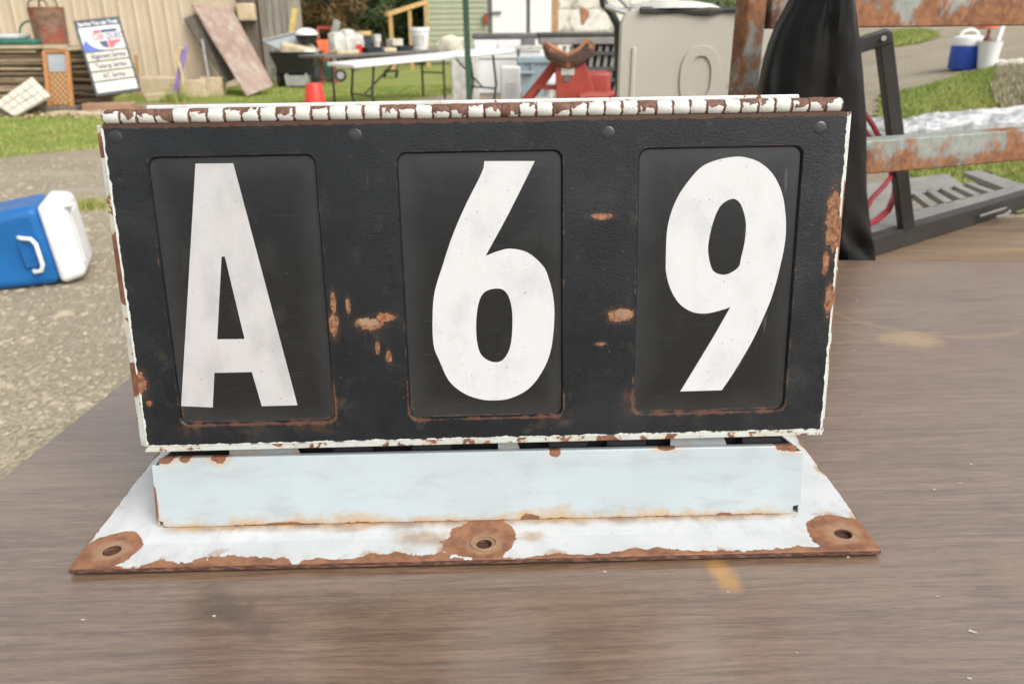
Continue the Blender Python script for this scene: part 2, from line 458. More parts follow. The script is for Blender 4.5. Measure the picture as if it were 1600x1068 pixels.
MAT['num6'] = numeral_mat('white_figure_paint', (.565, .565, .565), .7)
MAT['rivet'] = gm('black_rivet_paint', (.022, .023, .025), .24, bump=.02)
MAT['trim_low'] = enamel('chipped_enamel_lower_trim', (.54, .57, .53), [], amt=.435)
MAT['dark'] = gm('dark_steel', (.014, .014, .015), .5, bump=.05)
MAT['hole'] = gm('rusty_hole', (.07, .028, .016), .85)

# --- table top
def table_mat():
    n = Nodes('wood_grain_laminate'); v = n.coord(); x, y, z = n.sep(v)
    wob = (n.noise(n.scale(v, (1.2, 3.5, 1)), 1.6, 3) - .5) * .022
    y = y * .9945 - x * .105
    yy = y + wob
    g1 = n.noise(n.comb(x * 2.6, yy * 44.0, 0.0), 2.6, 5, .68)
    g2 = n.noise(n.comb(x * 26.0, yy * 240.0, 0.0), 1.5, 4, .8)
    g3 = n.noise(n.comb(x * .55, yy * 7.0, 0.0), 2.0, 4, .6, .5)
    g4 = n.step(n.noise(n.comb(x * 5.0, yy * 190.0, 0.0), 1.3, 4, .7), .555, .595)
    g5 = n.step(n.noise(n.comb(x * .9, yy * 34.0, 3.0), 2.2, 4, .6, .3), .60, .72)
    t = g1 * .42 + g2 * .44 + g3 * .20
    col = n.mix(n.step(t, .43, .64), (.102, .060, .036), (.198, .128, .082))
    col = n.mix(g4 * .42, col, (.060, .037, .025))
    g6 = n.step(n.noise(n.comb(x * 7.0, yy * 260.0, 5.0), 1.2, 3, .7), .57, .60)
    col = n.mix(g6 * .2, col, (.29, .21, .15))
    col = n.mix(g5 * .32, col, (.062, .040, .029))
    med = n.noise(v, 40, 4, .6); big = n.noise(v, 9, 4, .6)
    x, y, z = n.sep(v)
    def st(cx, cy, rx, ry, amp=1.1, soft=.7):
        return n.step(1 - n.ell(x, y, cx, cy, rx, ry) + (med - .5) * amp + (big - .5) * amp, -.1, soft)
    for (cx, cy, rx, ry, c, k) in ST:
        col = n.mix(st(cx, cy, rx, ry) * k, col, c)
    arc = n.ell(x, y, *ARC)
    col = n.mix(n.step(n.m('ABSOLUTE', arc - 1) * -1.0, -.05, -.0) * n.step((y - ARC[1]) * -1.0, .03, .06) * .25, col, (.36, .23, .07))
    wx = x * .86 - y * .5; wy = x * .5 + y * .86
    wet = n.step(1 - n.ell(wx, wy, WET[0] * .86 - WET[1] * .5, WET[0] * .5 + WET[1] * .86, WET[2], WET[3]) + (med - .5) * 1.6 + (big - .5) * 2.2, -.2, .7)
    col = n.mix(wet * .7, col, (.060, .036, .022))
    rough = n.mixf(g2, .25, .33)
    n.bump(g2 * .5 - g4 * .6, .10, .0008)
    n.b.inputs['IOR'].default_value = 2.55
    return n.done(col, rough, 0, .5)
TAB_YAW = -.075
TAB_C = Vector((.58, 1.01, .76))
def tab_local(px, py):
    p = on(px, py, .76) - TAB_C; c, s = math.cos(-TAB_YAW), math.sin(-TAB_YAW)
    return p.x * c - p.y * s, p.x * s + p.y * c
_a = tab_local(1425, 530); _b = tab_local(1135, 905); _c = tab_local(330, 960); _e = tab_local(1590, 900); _g = tab_local(1470, 500)
_h = tab_local(1120, 885)
ST = [(_a[0], _a[1], .060, .045, (.36, .24, .10), .62), (_b[0], _b[1], .016, .026, (.40, .20, .035), .75), (_h[0], _h[1], .014, .02, (.40, .20, .035), .6), (_e[0], _e[1], .03, .05, (.30, .19, .09), .22)]
ARC = (_g[0], _g[1] + .12, .19, .20)
WET = (_c[0] + .01, _c[1] + .01, .050, .020)
MAT['table'] = table_mat()

# --- yard materials
def gravel_mat():
    n = Nodes('tan_gravel'); v = n.coord(); x, y, z = n.sep(v)
    a = n.voro(v, 62, 'F1', 'Color'); d = n.voro(v, 62); b = n.noise(v, .8, 5, .6); f = n.noise(v, 120, 3)
    q = n.sep(a)[0]
    col = n.mix(q, (.23, .19, .13), (.40, .345, .245))
    col = n.mix(n.step(b, .4, .68), col, (.27, .225, .16))
    col = n.mix(n.step(n.noise(n.scale(v, (.35, 1.6, 1)), 1.3, 4), .52, .7) * .5, col, (.40, .355, .285))
    n.bump((1 - d) + f * .5, .7, .02)
    return n.done(col, .9)
MAT['gravel'] = gravel_mat()
def lawn_mat():
    n = Nodes('mown_lawn'); v = n.coord()
    a = n.noise(v, 1.1, 5, .6); b = n.noise(v, 30, 4, .7); c = n.noise(n.scale(v, (.5, 1, 1)), 3.5, 4)
    col = n.mix(n.step(a, .35, .7), (.20, .26, .045), (.30, .30, .08))
    col = n.mix(n.step(b, .45, .7) * .5, col, (.09, .14, .022))
    col = n.mix(n.step(c, .60, .74) * .6, col, (.28, .22, .09))
    n.bump(b, .8, .05)
    return n.done(col, .9)
MAT['lawn'] = lawn_mat()
def blade_mat(name, c1, c2):
    n = Nodes(name); v = n.coord(); a = n.noise(v, 1.4, 4); b = n.noise(v, 45, 2)
    col = n.mix(n.step(a * .6 + b * .4, .36, .64), c1, c2)
    n.b.inputs['Subsurface Weight'].default_value = 0
    return n.done(col, .7)
MAT['blade'] = blade_mat('grass_blades', (.17, .25, .04), (.32, .325, .085))
MAT['dry'] = blade_mat('dry_grass', (.30, .26, .16), (.42, .37, .25))
def leaf_mat(name, c1, c2, c3):
    n = Nodes(name); v = n.coord(); a = n.noise(v, .9, 4); b = n.noise(v, 9, 3)
    col = n.mix(n.step(b, .35, .65), c1, c2); col = n.mix(n.step(a, .55, .68), col, c3)
    return n.done(col, .7)
MAT['leaf1'] = leaf_mat('dark_leaves', (.030, .055, .013), (.075, .11, .026), (.14, .13, .03))
MAT['leaf2'] = leaf_mat('autumn_leaves', (.10, .055, .018), (.17, .105, .025), (.06, .075, .02))
MAT['leaf3'] = leaf_mat('green_leaves', (.05, .085, .016), (.11, .14, .03), (.14, .12, .03))
MAT['bark'] = gm('bark', (.09, .07, .05), .9, .3, 8, bump=.5)
MAT['tan_metal'] = gm('tan_painted_metal', (.55, .445, .325), .45, .05, 2, dirt=((.36, .27, .17), 3, .62, .85))
MAT['tan_trim'] = gm('tan_trim', (.50, .40, .27), .5, .05)
MAT['roof'] = gm('grey_roof_metal', (.25, .25, .25), .5)
MAT['brown_panel'] = gm('brown_panel', (.31, .19, .115), .8, .15, 4)
MAT['grey_board'] = gm('weathered_board', (.34, .31, .26), .85, .22, 5, stretch=(4, 4, .4), rand=.5)
MAT['dark_timber'] = gm('dark_timber', (.13, .11, .085), .85, .25, 5, stretch=(3, 3, .5))
MAT['plywood'] = gm('weathered_plywood', (.29, .205, .16), .8, .18, 3, stretch=(2, 2, .5), dirt=((.36, .32, .27), 2.2, .5, .68))
MAT['ply_edge'] = gm('grey_ply_edge', (.33, .30, .25), .85)
MAT['lath'] = gm('sawn_lath', (.46, .35, .22), .8, .25, 8, stretch=(.6, 3, 3), rand=.5)
MAT['lath_dark'] = gm('old_lath', (.29, .21, .13), .85, .3, 8, stretch=(.6, 3, 3), rand=.6)
MAT['slab'] = gm('tan_slab', (.52, .42, .28), .85, .15, 5, dirt=((.30, .22, .13), 6, .55, .75))
MAT['rustmetal'] = gm('rusted_sheet', (.20, .115, .075), .8, .3, 9, dirt=((.27, .075, .04), 4, .48, .62))
MAT['wire'] = gm('dark_wire', (.10, .08, .065), .6)
MAT['teal'] = gm('green_plastic', (.028, .13, .095), .45)
MAT['palewhite'] = gm('pale_white', (.50, .52, .52), .5, .08)
MAT['orangewood'] = gm('orange_wood', (.42, .19, .065), .5, .18, 9, stretch=(4, 4, .6))
def cane():
    n = Nodes('woven_cane'); v = n.coord(); x, y, z = n.sep(v)
    wv = n.m('SINE', x * 75.0) * n.m('SINE', z * 75.0)
    n.bump(wv, .6, .01)
    return n.done(n.mix(n.step(wv, -.3, .5), (.24, .12, .05), (.45, .26, .11)), .7)
MAT['cane'] = cane()
MAT['glass'] = gm('grey_glass', (.30, .33, .34), .12, .1, 3, bump=0)
MAT['tile'] = gm('cream_tile', (.56, .52, .43), .45, .05, 20, rand=.12)
MAT['grout'] = gm('grout', (.46, .41, .32), .9)
MAT['purple'] = gm('purple_cloth', (.26, .17, .40), .8)
MAT['rope'] = gm('yellow_rope', (.60, .48, .20), .8)
MAT['navy'] = gm('navy_print', (.014, .024, .10), .45, .05)
MAT['signwhite'] = gm('sign_white', (.50, .50, .49), .4, .03)
MAT['signcream'] = gm('sign_cream', (.50, .47, .37), .4, .03)
MAT['signframe'] = gm('sign_frame', (.03, .04, .045), .5)
MAT['signblue'] = gm('sign_blue', (.025, .075, .38), .4, .05)
MAT['signgrey'] = gm('sign_pale_blue', (.42, .47, .60), .4, .05)
MAT['signred'] = gm('sign_red', (.62, .05, .06), .4, .05)
MAT['black_plastic'] = gm('black_plastic', (.020, .020, .019), .42, .2, 6, dirt=((.06, .055, .045), 5, .6, .8))
MAT['tyre'] = gm('black_rubber', (.022, .022, .022), .7)
MAT['greymetal'] = gm('grey_metal', (.36, .36, .34), .5, .1, 6)
MAT['redplastic'] = gm('red_plastic', (.72, .045, .025), .4, .06)
MAT['redpaint'] = gm('red_paint', (.30, .040, .026), .5, .15, 6, dirt=((.24, .075, .035), 9, .58, .7))
MAT['redcloth'] = gm('red_cloth', (.50, .04, .06), .8, .2, 5)
MAT['orange'] = gm('orange_paint', (.62, .12, .05), .5)
MAT['greenpost'] = gm('green_post', (.028, .07, .040), .5, .15, 5)
MAT['tabletop_dark'] = gm('dark_table', (.13, .125, .105), .6, .15)
MAT['whiteplastic'] = gm('white_plastic', (.72, .72, .71), .4, .04, 4)
MAT['blacktube'] = gm('black_tube', (.022, .023, .024), .4)
MAT['bag'] = gm('grey_bag', (.50, .49, .44), .6, .2, 9, bump=.4)
MAT['card'] = gm('cardboard', (.50, .42, .28), .85, .15, 6)
MAT['yellow'] = gm('yellow_plastic', (.46, .34, .09), .5)
MAT['siding'] = gm('sage_siding', (.35, .37, .25), .7, .05, 3)
MAT['whitedoor'] = gm('white_door', (.74, .74, .73), .5, .03)
MAT['doortrim'] = gm('dark_door_trim', (.12, .11, .11), .6)
MAT['yellowwood'] = gm('yellow_lumber', (.50, .32, .12), .75, .15, 6)
MAT['tote'] = gm('blue_grey_plastic', (.25, .31, .34), .5, .06)
MAT['rustsaddle'] = gm('rusted_saddle', (.075, .040, .025), .75, .3, 9, dirt=((.36, .15, .06), 10, .52, .64))
MAT['label'] = gm('pale_label', (.48, .47, .42), .6)
MAT['grille'] = gm('dark_crate', (.062, .060, .055), .6, .2, 8)
MAT['greylid'] = gm('grey_lid', (.22, .21, .195), .6, .15, 4)
MAT['blotched'] = gm('blotched_white_paint', (.66, .63, .55), .7, .15, 3, dirt=((.34, .31, .25), 2.2, .5, .62))  # white with grey-brown blotches from a noise mask
MAT['rustpatch'] = gm('rust_patch', (.33, .15, .08), .8)
MAT['brownpost'] = gm('brown_post', (.40, .24, .115), .75)
MAT['chrome'] = gm('worn_chrome', (.55, .55, .54), .25, .1, 8, metal=.8, bump=.02)
MAT['tailgate'] = gm('beige_paint', (.47, .44, .37), .38, .05, 2.5, dirt=((.15, .13, .11), 26, .69, .72), bump=.02)
MAT['seal'] = gm('torn_black_rubber', (.05, .048, .042), .8)
MAT['cloth'] = gm('beige_cloth', (.58, .53, .43), .9, .15, 7, bump=.4)
def rack_mat(axis, mid, gain, sc=7):
    n = Nodes('rusty_teal_paint'); v = n.coord('Object')
    a = n.noise(v, sc, 6, .68, .3); b = n.noise(v, 45, 4, .7); c = n.noise(v, 3, 3); q = n.sep(v)[axis] - mid; q = n.m('ABSOLUTE', q) - .022 if axis == 0 else q * -1.0
    k = n.step(a + (b - .5) * .22 + (c - .5) * .25 + q * gain, .385, .51)
    p = n.mix(n.step(b, .3, .7), (.185, .21, .19), (.285, .30, .26))
    rc = n.mix(n.step(b, .3, .7), (.14, .055, .025), (.27, .12, .050))
    rc = n.mix(n.step(n.noise(v, 13, 4), .55, .7), rc, (.09, .04, .025))
    n.bump(b, .2, .004)
    return n.done(n.mix(k, p, rc), n.mixf(k, .5, .85))
MAT['rack'] = rack_mat(2, .335, 2.0)
MAT['rack_top'] = rack_mat(2, .685, 2.0)
def tarp_mat():
    n = Nodes('black_tarp_plastic'); v = n.coord()
    n.bump(n.noise(n.scale(v, (1, 1, .35)), 34, 3), .16, .006)
    return n.done(n.mix(n.noise(v, 8, 3), (.003, .003, .003), (.007, .0065, .0058)), .40, 0, .2)
MAT['tarp'] = tarp_mat()
MAT['deckwood'] = gm('deck_plank', (.22, .15, .09), .8, .22, 4, stretch=(.5, 5, 5), rand=.3)
MAT['blacksteel'] = gm('black_painted_steel_bar', (.036, .032, .029), .55, .2, 9)
MAT['ramp'] = gm('worn_grey_steel', (.24, .225, .20), .45, .15, 9)
MAT['redhose'] = gm('red_hose', (.36, .03, .04), .45)
def foil():
    n = Nodes('crumpled_silver_sheet'); v = n.coord()
    a = n.noise(n.scale(v, (.6, 1.6, 1)), 4.5, 4, .55, 1.0)
    n.bump(a, .6, .05)
    return n.done(n.mix(n.step(a, .4, .6), (.46, .46, .46), (.74, .74, .73)), .4, .05)
MAT['foil'] = foil()
MAT['bluebody'] = gm('blue_plastic', (.012, .115, .33), .42, .12, 5, bump=.06, spec=.3)
MAT['jugblue'] = gm('bright_blue_plastic', (.02, .075, .42), .4, .05)
MAT['bottle'] = gm('brown_glass', (.13, .04, .025), .2)
MAT['rock'] = gm('pale_rock', (.55, .50, .42), .9, .15, 12, bump=.5)
MAT['stone'] = gm('gravel_stone', (.38, .325, .235), .9, .30, 9, rand=.3)
MAT['debris'] = gm('pale_chip', (.42, .38, .31), .8)

# ================================================================== SETTING
def ground():
    xs = np.concatenate([np.linspace(-160, -16, 14), np.linspace(-14, 14, 57), np.linspace(16, 160, 14)])
    ys = np.concatenate([np.linspace(-60, -2, 8), np.linspace(-1, 30, 63), np.linspace(33, 260, 16)])
    mb = MB(); nx, ny = len(xs), len(ys)
    for y in ys:
        for x in xs:
            mb.v.append((x, y, terrain(x, y)))
    for j in range(ny - 1):
        for i in range(nx - 1):
            mb.f.append((j * nx + i, j * nx + i + 1, (j + 1) * nx + i + 1, (j + 1) * nx + i))
    return mb.build('ground', MAT['gravel'], smooth=True, kind='structure', rebase=False)
ground()

def inside(p, poly):
    x, y = p; r = False; n = len(poly)
    for i in range(n):
        x1, y1 = poly[i]; x2, y2 = poly[(i + 1) % n]
        if (y1 > y) != (y2 > y) and x < (x2 - x1) * (y - y1) / (y2 - y1) + x1: r = not r
    return r
def rough_poly(poly, step=.35, amp=.16):
    o = []
    for i in range(len(poly)):
        a, b = Vector(poly[i]), Vector(poly[(i + 1) % len(poly)]); k = max(1, int((b - a).length / step)); k = min(k, 60)
        nrm = Vector((-(b - a).y, (b - a).x)).normalized()
        for j in range(k):
            o.append(tuple(a + (b - a) * j / k + nrm * (amp * (mnoise.noise(Vector((a.x + i * 3.1, j * .7, 5.0))) + .4 * random.uniform(-1, 1)))))
    return o
def lawn(name, poly, h=.004):
    p = rough_poly(poly)
    lo = np.array(p).min(0); hi = np.array(p).max(0)
    mb = MB(); step = max((hi - lo).max() / 90, .12)
    nx = int((hi[0] - lo[0]) / step) + 2; ny = int((hi[1] - lo[1]) / step) + 2
    ring = [Vector((q[0], q[1], 0)) for q in p]
    # border ring triangulated, then laid over the terrain
    tris = tessellate_polygon([ring])
    if max(terrain(*q) for q in p) < 1e-4:
        mb.v = [(q[0], q[1], h) for q in p]
        for t in tris:
            a, b, c = (p[i] for i in t)
            if (b[0] - a[0]) * (c[1] - a[1]) - (b[1] - a[1]) * (c[0] - a[0]) < 0: t = (t[0], t[2], t[1])
            mb.f.append(tuple(t))
    else:
        idx = {}
        def vid(i, j):
            if (i, j) not in idx:
                x, y = lo[0] + i * step, lo[1] + j * step; idx[(i, j)] = len(mb.v); mb.v.append((x, y, terrain(x, y) + h + .012))
            return idx[(i, j)]
        for i in range(nx):
            for j in range(ny):
                if inside((lo[0] + (i + .5) * step, lo[1] + (j + .5) * step), p):
                    mb.f.append((vid(i, j), vid(i + 1, j), vid(i + 1, j + 1), vid(i, j + 1)))
    mb.build(name, MAT['lawn'], smooth=True, kind='structure', rebase=False)
    return p
def blades(name, poly, n, h, mat, wd=.012):
    a = np.array(poly); lo, hi = a.min(0), a.max(0); mb = MB(); k = 0
    while k < n:
        x, y = random.uniform(lo[0], hi[0]), random.uniform(lo[1], hi[1])
        if not inside((x, y), poly): continue
        k += 1; z = terrain(x, y); t = random.uniform(0, PI); hh = h * random.uniform(.5, 1.25); b = random.uniform(-.5, .5) * hh
        cx, sx = math.cos(t) * wd, math.sin(t) * wd
        mb.add([(x - cx, y - sx, z), (x + cx, y + sx, z), (x + b, y + random.uniform(-.5, .5) * hh, z + hh)], [(0, 1, 2)])
    return mb.build(name, mat, kind='stuff', rebase=False)

LEFT_LAWN = [(-16, 6.4), (-8, 7.6), (-5.3, 8.45), (-4.66, 9.1), (-3.5, 11.6), (-2.03, 14.8), (-1.13, 16.0), (-.6, 19), (-.5, 28.5), (-30, 36), (-30, 8)]
lawn('lawn', LEFT_LAWN)
blades('grass', [(-9.5, 7.3), (-5.3, 8.40), (-4.62, 9.0), (-3.4, 11.6), (-1.95, 14.8), (-1.1, 16.0), (-.6, 18.5), (-9.5, 18.5)], 60000, .032, MAT['blade'])
def gp(pts): return [tuple(on_ground(*q).xy) for q in pts]
RL = gp([(1330, 225), (1375, 190), (1372, 152), (1440, 138), (1500, 118), (1562, 106), (1592, 110), (1552, 150), (1560, 178), (1700, 172), (1900, 230), (1900, 330), (1500, 330)])
lawn('lawn', RL); blades('grass', RL, 16000, .05, MAT['blade'], .008)
RL2 = gp([(1350, 58), (1400, 50), (1440, 48), (1468, 56), (1440, 68), (1395, 75), (1350, 80)])
lawn('lawn', RL2); blades('grass', RL2, 5000, .07, MAT['blade'], .015)
DRY = gp([(1562, 112), (1600, 108), (1680, 112), (1700, 168), (1566, 178), (1548, 150)])
blades('dry_grass', DRY, 5000, .09, MAT['dry'], .012)
def tuft(px, py, n, r, h):
    c = on_ground(px, py); mb = MB()
    for _ in range(n):
        x, y = c.x + random.gauss(0, r), c.y + random.gauss(0, r); t = random.uniform(0, PI); hh = h * random.uniform(.5, 1.2)
        z = terrain(x, y); cx, sx = math.cos(t) * .008, math.sin(t) * .008
        mb.add([(x - cx, y - sx, z), (x + cx, y + sx, z), (x + random.uniform(-.6, .6) * hh, y + random.uniform(-.6, .6) * hh, z + hh)], [(0, 1, 2)])
    return mb
tuft(142, 326, 240, .07, .07).build('grass_tuft', MAT['blade'], kind='stuff', rebase=False)
tuft(276, 160, 260, .13, .22).build('weed_plant', MAT['blade'], label='green weed growing at the foot of the purple strip', category='weed')

def stones():
    base = [(-.5, -.4, 0), (.5, -.45, 0), (.55, .4, 0), (-.45, .5, 0), (-.3, -.25, .55), (.32, -.2, .6), (.28, .25, .5), (-.25, .3, .62)]
    fs = [(4, 5, 6, 7), (0, 1, 5, 4), (1, 2, 6, 5), (2, 3, 7, 6), (3, 0, 4, 7)]
    mb = MB(); k = 0
    while k < 9000:
        d = 1.7 + 7.0 * random.random() ** 1.5; x = random.uniform(-.72, -.18) * d - .1
        if d > 6.5 and x < -3.2 and False: continue
        y = d
        if y > 8.6 + (x + 4.7) * .9: continue
        k += 1; s = random.choice((.004, .005, .006, .008, .011)) * random.uniform(.7, 1.3)
        if random.random() < .015: s *= 2.2
        t = random.uniform(0, 6.28); c, sn = math.cos(t), math.sin(t); sx, sy, sz = s * random.uniform(.8, 1.8), s * random.uniform(.7, 1.2), s * random.uniform(.5, 1)
        mb.add([(x + (p[0] * sx * c - p[1] * sy * sn) * 2, y + (p[0] * sx * sn + p[1] * sy * c) * 2, p[2] * sz * 1.6 - .001) for p in base], fs)
    mb.build('gravel_stones', MAT['stone_mix'], kind='stuff', rebase=False)
def stone_mix():
    n = Nodes('mixed_gravel'); v = n.coord(); a = n.voro(v, 30, 'F1', 'Color'); q = n.sep(a)[0]
    return n.done(n.mix(q, (.25, .21, .145), (.40, .345, .25)), .9)
MAT['stone_mix'] = stone_mix()
stones()

# ================================================================== THE NUMBER SIGN
SX, SY, SYAW = -.0326, .628, .0241
sign = empty('number_sign', (SX, SY, .7622), 'white enamel sign with black front showing A 6 9 on the wood grain table', 'number sign', rz=SYAW)
BW = .3871
def circ(cx, cy, r, n=18, ax=1.0): return [(cx + r * math.cos(2 * PI * k / n), cy + r * ax * math.sin(2 * PI * k / n)) for k in range(n)]
mb = MB()
outer = [(-BW, 0), (BW, 0), (BW, .262), (-BW, .262)]
HOLES = [(-.3584, .0275, .0085), (.004, .0245, .0078), (.3607, .0275, .0085)]
mb.plate(outer, [circ(*h) for h in HOLES], 0, -.006)
mb.v = [(x, z, .006 + y) for (x, y, z) in mb.v]
mb.build('base_plate', MAT['base'], sign, bevel=.0006, seg=1)
for hx, hy, hr in HOLES:
    MB().lathe([(hr * 1.25, .0003), (hr * 1.25, .0012)], 16, (hx, hy, 0)).build('hole_shadow_disc', MAT['hole'], sign).name = 'bolt_hole_shade'  # dark rust disc closing each hole, coloured for the shade inside
mb = MB()
# raised ring of crud round the middle hole
ringp = [(.004 + .0125 * math.cos(t), .0245 + .0115 * math.sin(t), .0066) for t in np.linspace(0, 2 * PI, 22, endpoint=False)]
mb.tube(ringp, .0011, 6, closed=True).build('bolt_boss', MAT['base'], sign, smooth=True)

for fx in (-.34, .34):
    for fy in (.06, .22): MB().box((fx, fy, -.0011), (.03, .03, .0021)).build('added_gap_pad', MAT['tyre'], sign)  # unseen pads added to lift the base plate and open a dark gap
PL = .2037; PH, PHW, PY, PX = .0729, .3297, .0632, .0015
PF = Matrix.Translation((PX, PY, .0062)) @ Matrix.Rotation(-PL, 4, 'X')
TD = .125
mb = MB()
ftr = [(-PHW + .006, 0), (PHW - .008, 0), (PHW - .008, .008), (PHW, .010), (PHW, PH - .006), (PHW - .007, PH - .006), (PHW - .007, PH), (-PHW + .008, PH), (-PHW + .008, PH - .007), (-PHW, PH - .007), (-PHW, .008), (-PHW + .006, .006)]
mb.plate(ftr, [], 0, .002)
mb.build('tray_front', MAT['tray'], sign, PF, bevel=.0009, seg=3)
mb = MB().box((0, .006, PH - .001), (2 * PHW - .02, .008, .0016)); mb.build('tray_lip', MAT['tray'], sign, PF, bevel=.0005)
for s in (-1, 1):
    mb = MB(); mb.box((s * (PHW - .0012), TD / 2, PH / 2 - .004), (.002, TD - .004, PH - .006))
    mb.build('tray_side', MAT['tray'], sign, PF, bevel=.0005)
MB().box((0, TD, PH / 2), (2 * PHW, .002, PH)).build('tray_back', MAT['tray'], sign, PF)
MB().box((0, .062, .05), (2 * PHW - .03, .075, .095)).build('inner_housing', MAT['dark'], sign, PF, bevel=.002)
# face frame
FT, FX, FY, FZ, FH, FHW = .1193, .009, .0751, .0948, .3075, .3372
FFM = Matrix.Translation((FX, FY, FZ)) @ Matrix.Rotation(-.006, 4, 'Y') @ Matrix.Rotation(-FT, 4, 'X')
def tabspan(x0, x1):
    mb = MB(); mb.plate([(x0, 0), (x1, 0), (x1 - .006, .016), (x0, .016)], [], 0, .0015)
    mb.build('clip_tab', MAT['tray'], sign, PF @ Matrix.Translation((0, .0105, PH - .005)), bevel=.0004)
tabspan(-.255, -.182); tabspan(.018, .042); tabspan(.195, .255)
for xx in (-.13, -.05, .09, .15, .29):
    MB().tube([(xx - .02, .02, PH + .002), (xx + .02, .02, PH + .002)], .0085, 12).build('roller', MAT['tyre'], sign, PF, smooth=True)

mb = MB()
wins = [rrect(cx - WHW, cx + WHW, WZ0, WZ1, .0085) for cx, _ in WIN]
FO = rrect(-FHW, FHW, 0, FH, .003, 3)
mb.plate(FO, wins, 0, .0016)
for wv in wins:                            # pressed rim sloping back to the number plate
    m = len(wv); cx = sum(p[0] for p in wv) / m; cz = sum(p[1] for p in wv) / m; o = len(mb.v)
    for (k, yy) in ((1.0, 0.0), (.990, .0012), (.975, .0042)):
        mb.v += [(cx + (p[0] - cx) * k, yy, cz + (p[1] - cz) * (1 - (1 - k) * .62)) for p in wv]
    for r in range(2):
        for i in range(m):
            mb.f.append((o + r * m + i, o + r * m + (i + 1) % m, o + (r + 1) * m + (i + 1) % m, o + (r + 1) * m + i))
face = mb.build('face_panel', MAT['face'], sign, FFM)
# chipped edge strips round the front
mb = MB()
mb.hexa([(-FHW - .0072, .003, 0.001), (-FHW - .0003, .0006, -.001), (-FHW - .0003, .006, -.001), (-FHW - .0072, .007, .001), (-FHW - .0052, .003, FH), (-FHW - .0003, .0006, FH), (-FHW - .0003, .006, FH), (-FHW - .0052, .007, FH)])
mb.build('edge_trim', MAT['trim'], sign, FFM, bevel=.0008)
mb = MB(); mb.hexa([(FHW + .0003, .0006, -.003), (FHW + .0022, .002, -.003), (FHW + .0022, .008, -.003), (FHW + .0003, .008, -.003), (FHW + .0003, .0006, FH), (FHW + .0022, .002, FH), (FHW + .0022, .008, FH), (FHW + .0003, .008, FH)])
mb.build('edge_trim', MAT['trim'], sign, FFM, bevel=.0006)
mb = MB(); mb.hexa([(-FHW - .004, .0012, -.0062), (FHW + .0015, .0012, -.0062), (FHW + .0015, .008, -.0062), (-FHW - .004, .008, -.0062), (-FHW, .0003, -.0004), (FHW, .0003, -.0004), (FHW, .008, -.0004), (-FHW, .008, -.0004)])
mb.build('edge_trim', MAT['trim_low'], sign, FFM, bevel=.0008)
MB().box((0, .0465, FH / 2 - .001), (2 * FHW - .012, .075, FH - .006)).build('cabinet_shell', MAT['shell'], sign, FFM, bevel=.003)

NUM = {
 'A': ([(-0.2584, 0.2722), (-0.2244, 0.2719), (-0.1862, 0.0385), (-0.2212, 0.0385), (-0.2273, 0.0737), (-0.2636, 0.0738), (-0.2692, 0.0384), (-0.2997, 0.0406)],
       [(-0.2442, 0.187), (-0.2412, 0.187), (-0.231, 0.107), (-0.2572, 0.1073)]),
 '6': ([(0.004, 0.2697), (0.0012, 0.2593), (-0.0155, 0.2282), (-0.0283, 0.2006), (-0.0376, 0.1754), (-0.0459, 0.1514), (-0.0492, 0.1306), (-0.0499, 0.0982), (-0.0445, 0.08), (-0.0359, 0.0596), (-0.0219, 0.0467), (-0.0064, 0.0403), (0.0078, 0.0386), (0.024, 0.0405), (0.0418, 0.0497), (0.0551, 0.0665), (0.064, 0.0884), (0.0676, 0.1191), (0.0667, 0.1417), (0.0625, 0.1592), (0.0571, 0.1718), (0.0427, 0.1847), (0.0265, 0.1888), (0.0139, 0.1865), (0.0029, 0.1825), (0.0241, 0.2194), (0.0406, 0.2504), (0.0502, 0.2689)],
       [(0.0113, 0.151), (-0.0, 0.1469), (-0.0056, 0.1346), (-0.008, 0.1151), (-0.0073, 0.0972), (-0.0033, 0.0849), (0.0071, 0.0781), (0.0175, 0.0805), (0.0249, 0.0948), (0.0272, 0.12), (0.0256, 0.1376), (0.0203, 0.1484)]),
 '9': ([(0.2341, 0.2694), (0.2184, 0.2668), (0.2041, 0.2607), (0.1922, 0.2476), (0.1832, 0.2338), (0.1771, 0.2179), (0.1741, 0.2004), (0.174, 0.1758), (0.1748, 0.1623), (0.1796, 0.1464), (0.1888, 0.1321), (0.2015, 0.1238), (0.2152, 0.122), (0.2294, 0.1249), (0.2383, 0.1278), (0.2235, 0.0991), (0.2072, 0.0693), (0.1927, 0.0432), (0.2342, 0.0434), (0.2464, 0.0637), (0.2623, 0.0947), (0.2747, 0.1266), (0.2802, 0.1457), (0.2841, 0.1667), (0.2867, 0.1851), (0.2872, 0.2002), (0.2857, 0.2158), (0.2812, 0.235), (0.2717, 0.2525), (0.2585, 0.2638), (0.2451, 0.2686)],
       [(0.2347, 0.2312), (0.2252, 0.2265), (0.2193, 0.2156), (0.2153, 0.1995), (0.214, 0.1835), (0.2174, 0.1682), (0.222, 0.1619), (0.231, 0.1596), (0.2394, 0.1628), (0.2444, 0.1676), (0.2458, 0.1743), (0.2485, 0.1907), (0.2488, 0.207), (0.2456, 0.2199), (0.2413, 0.2279)])}
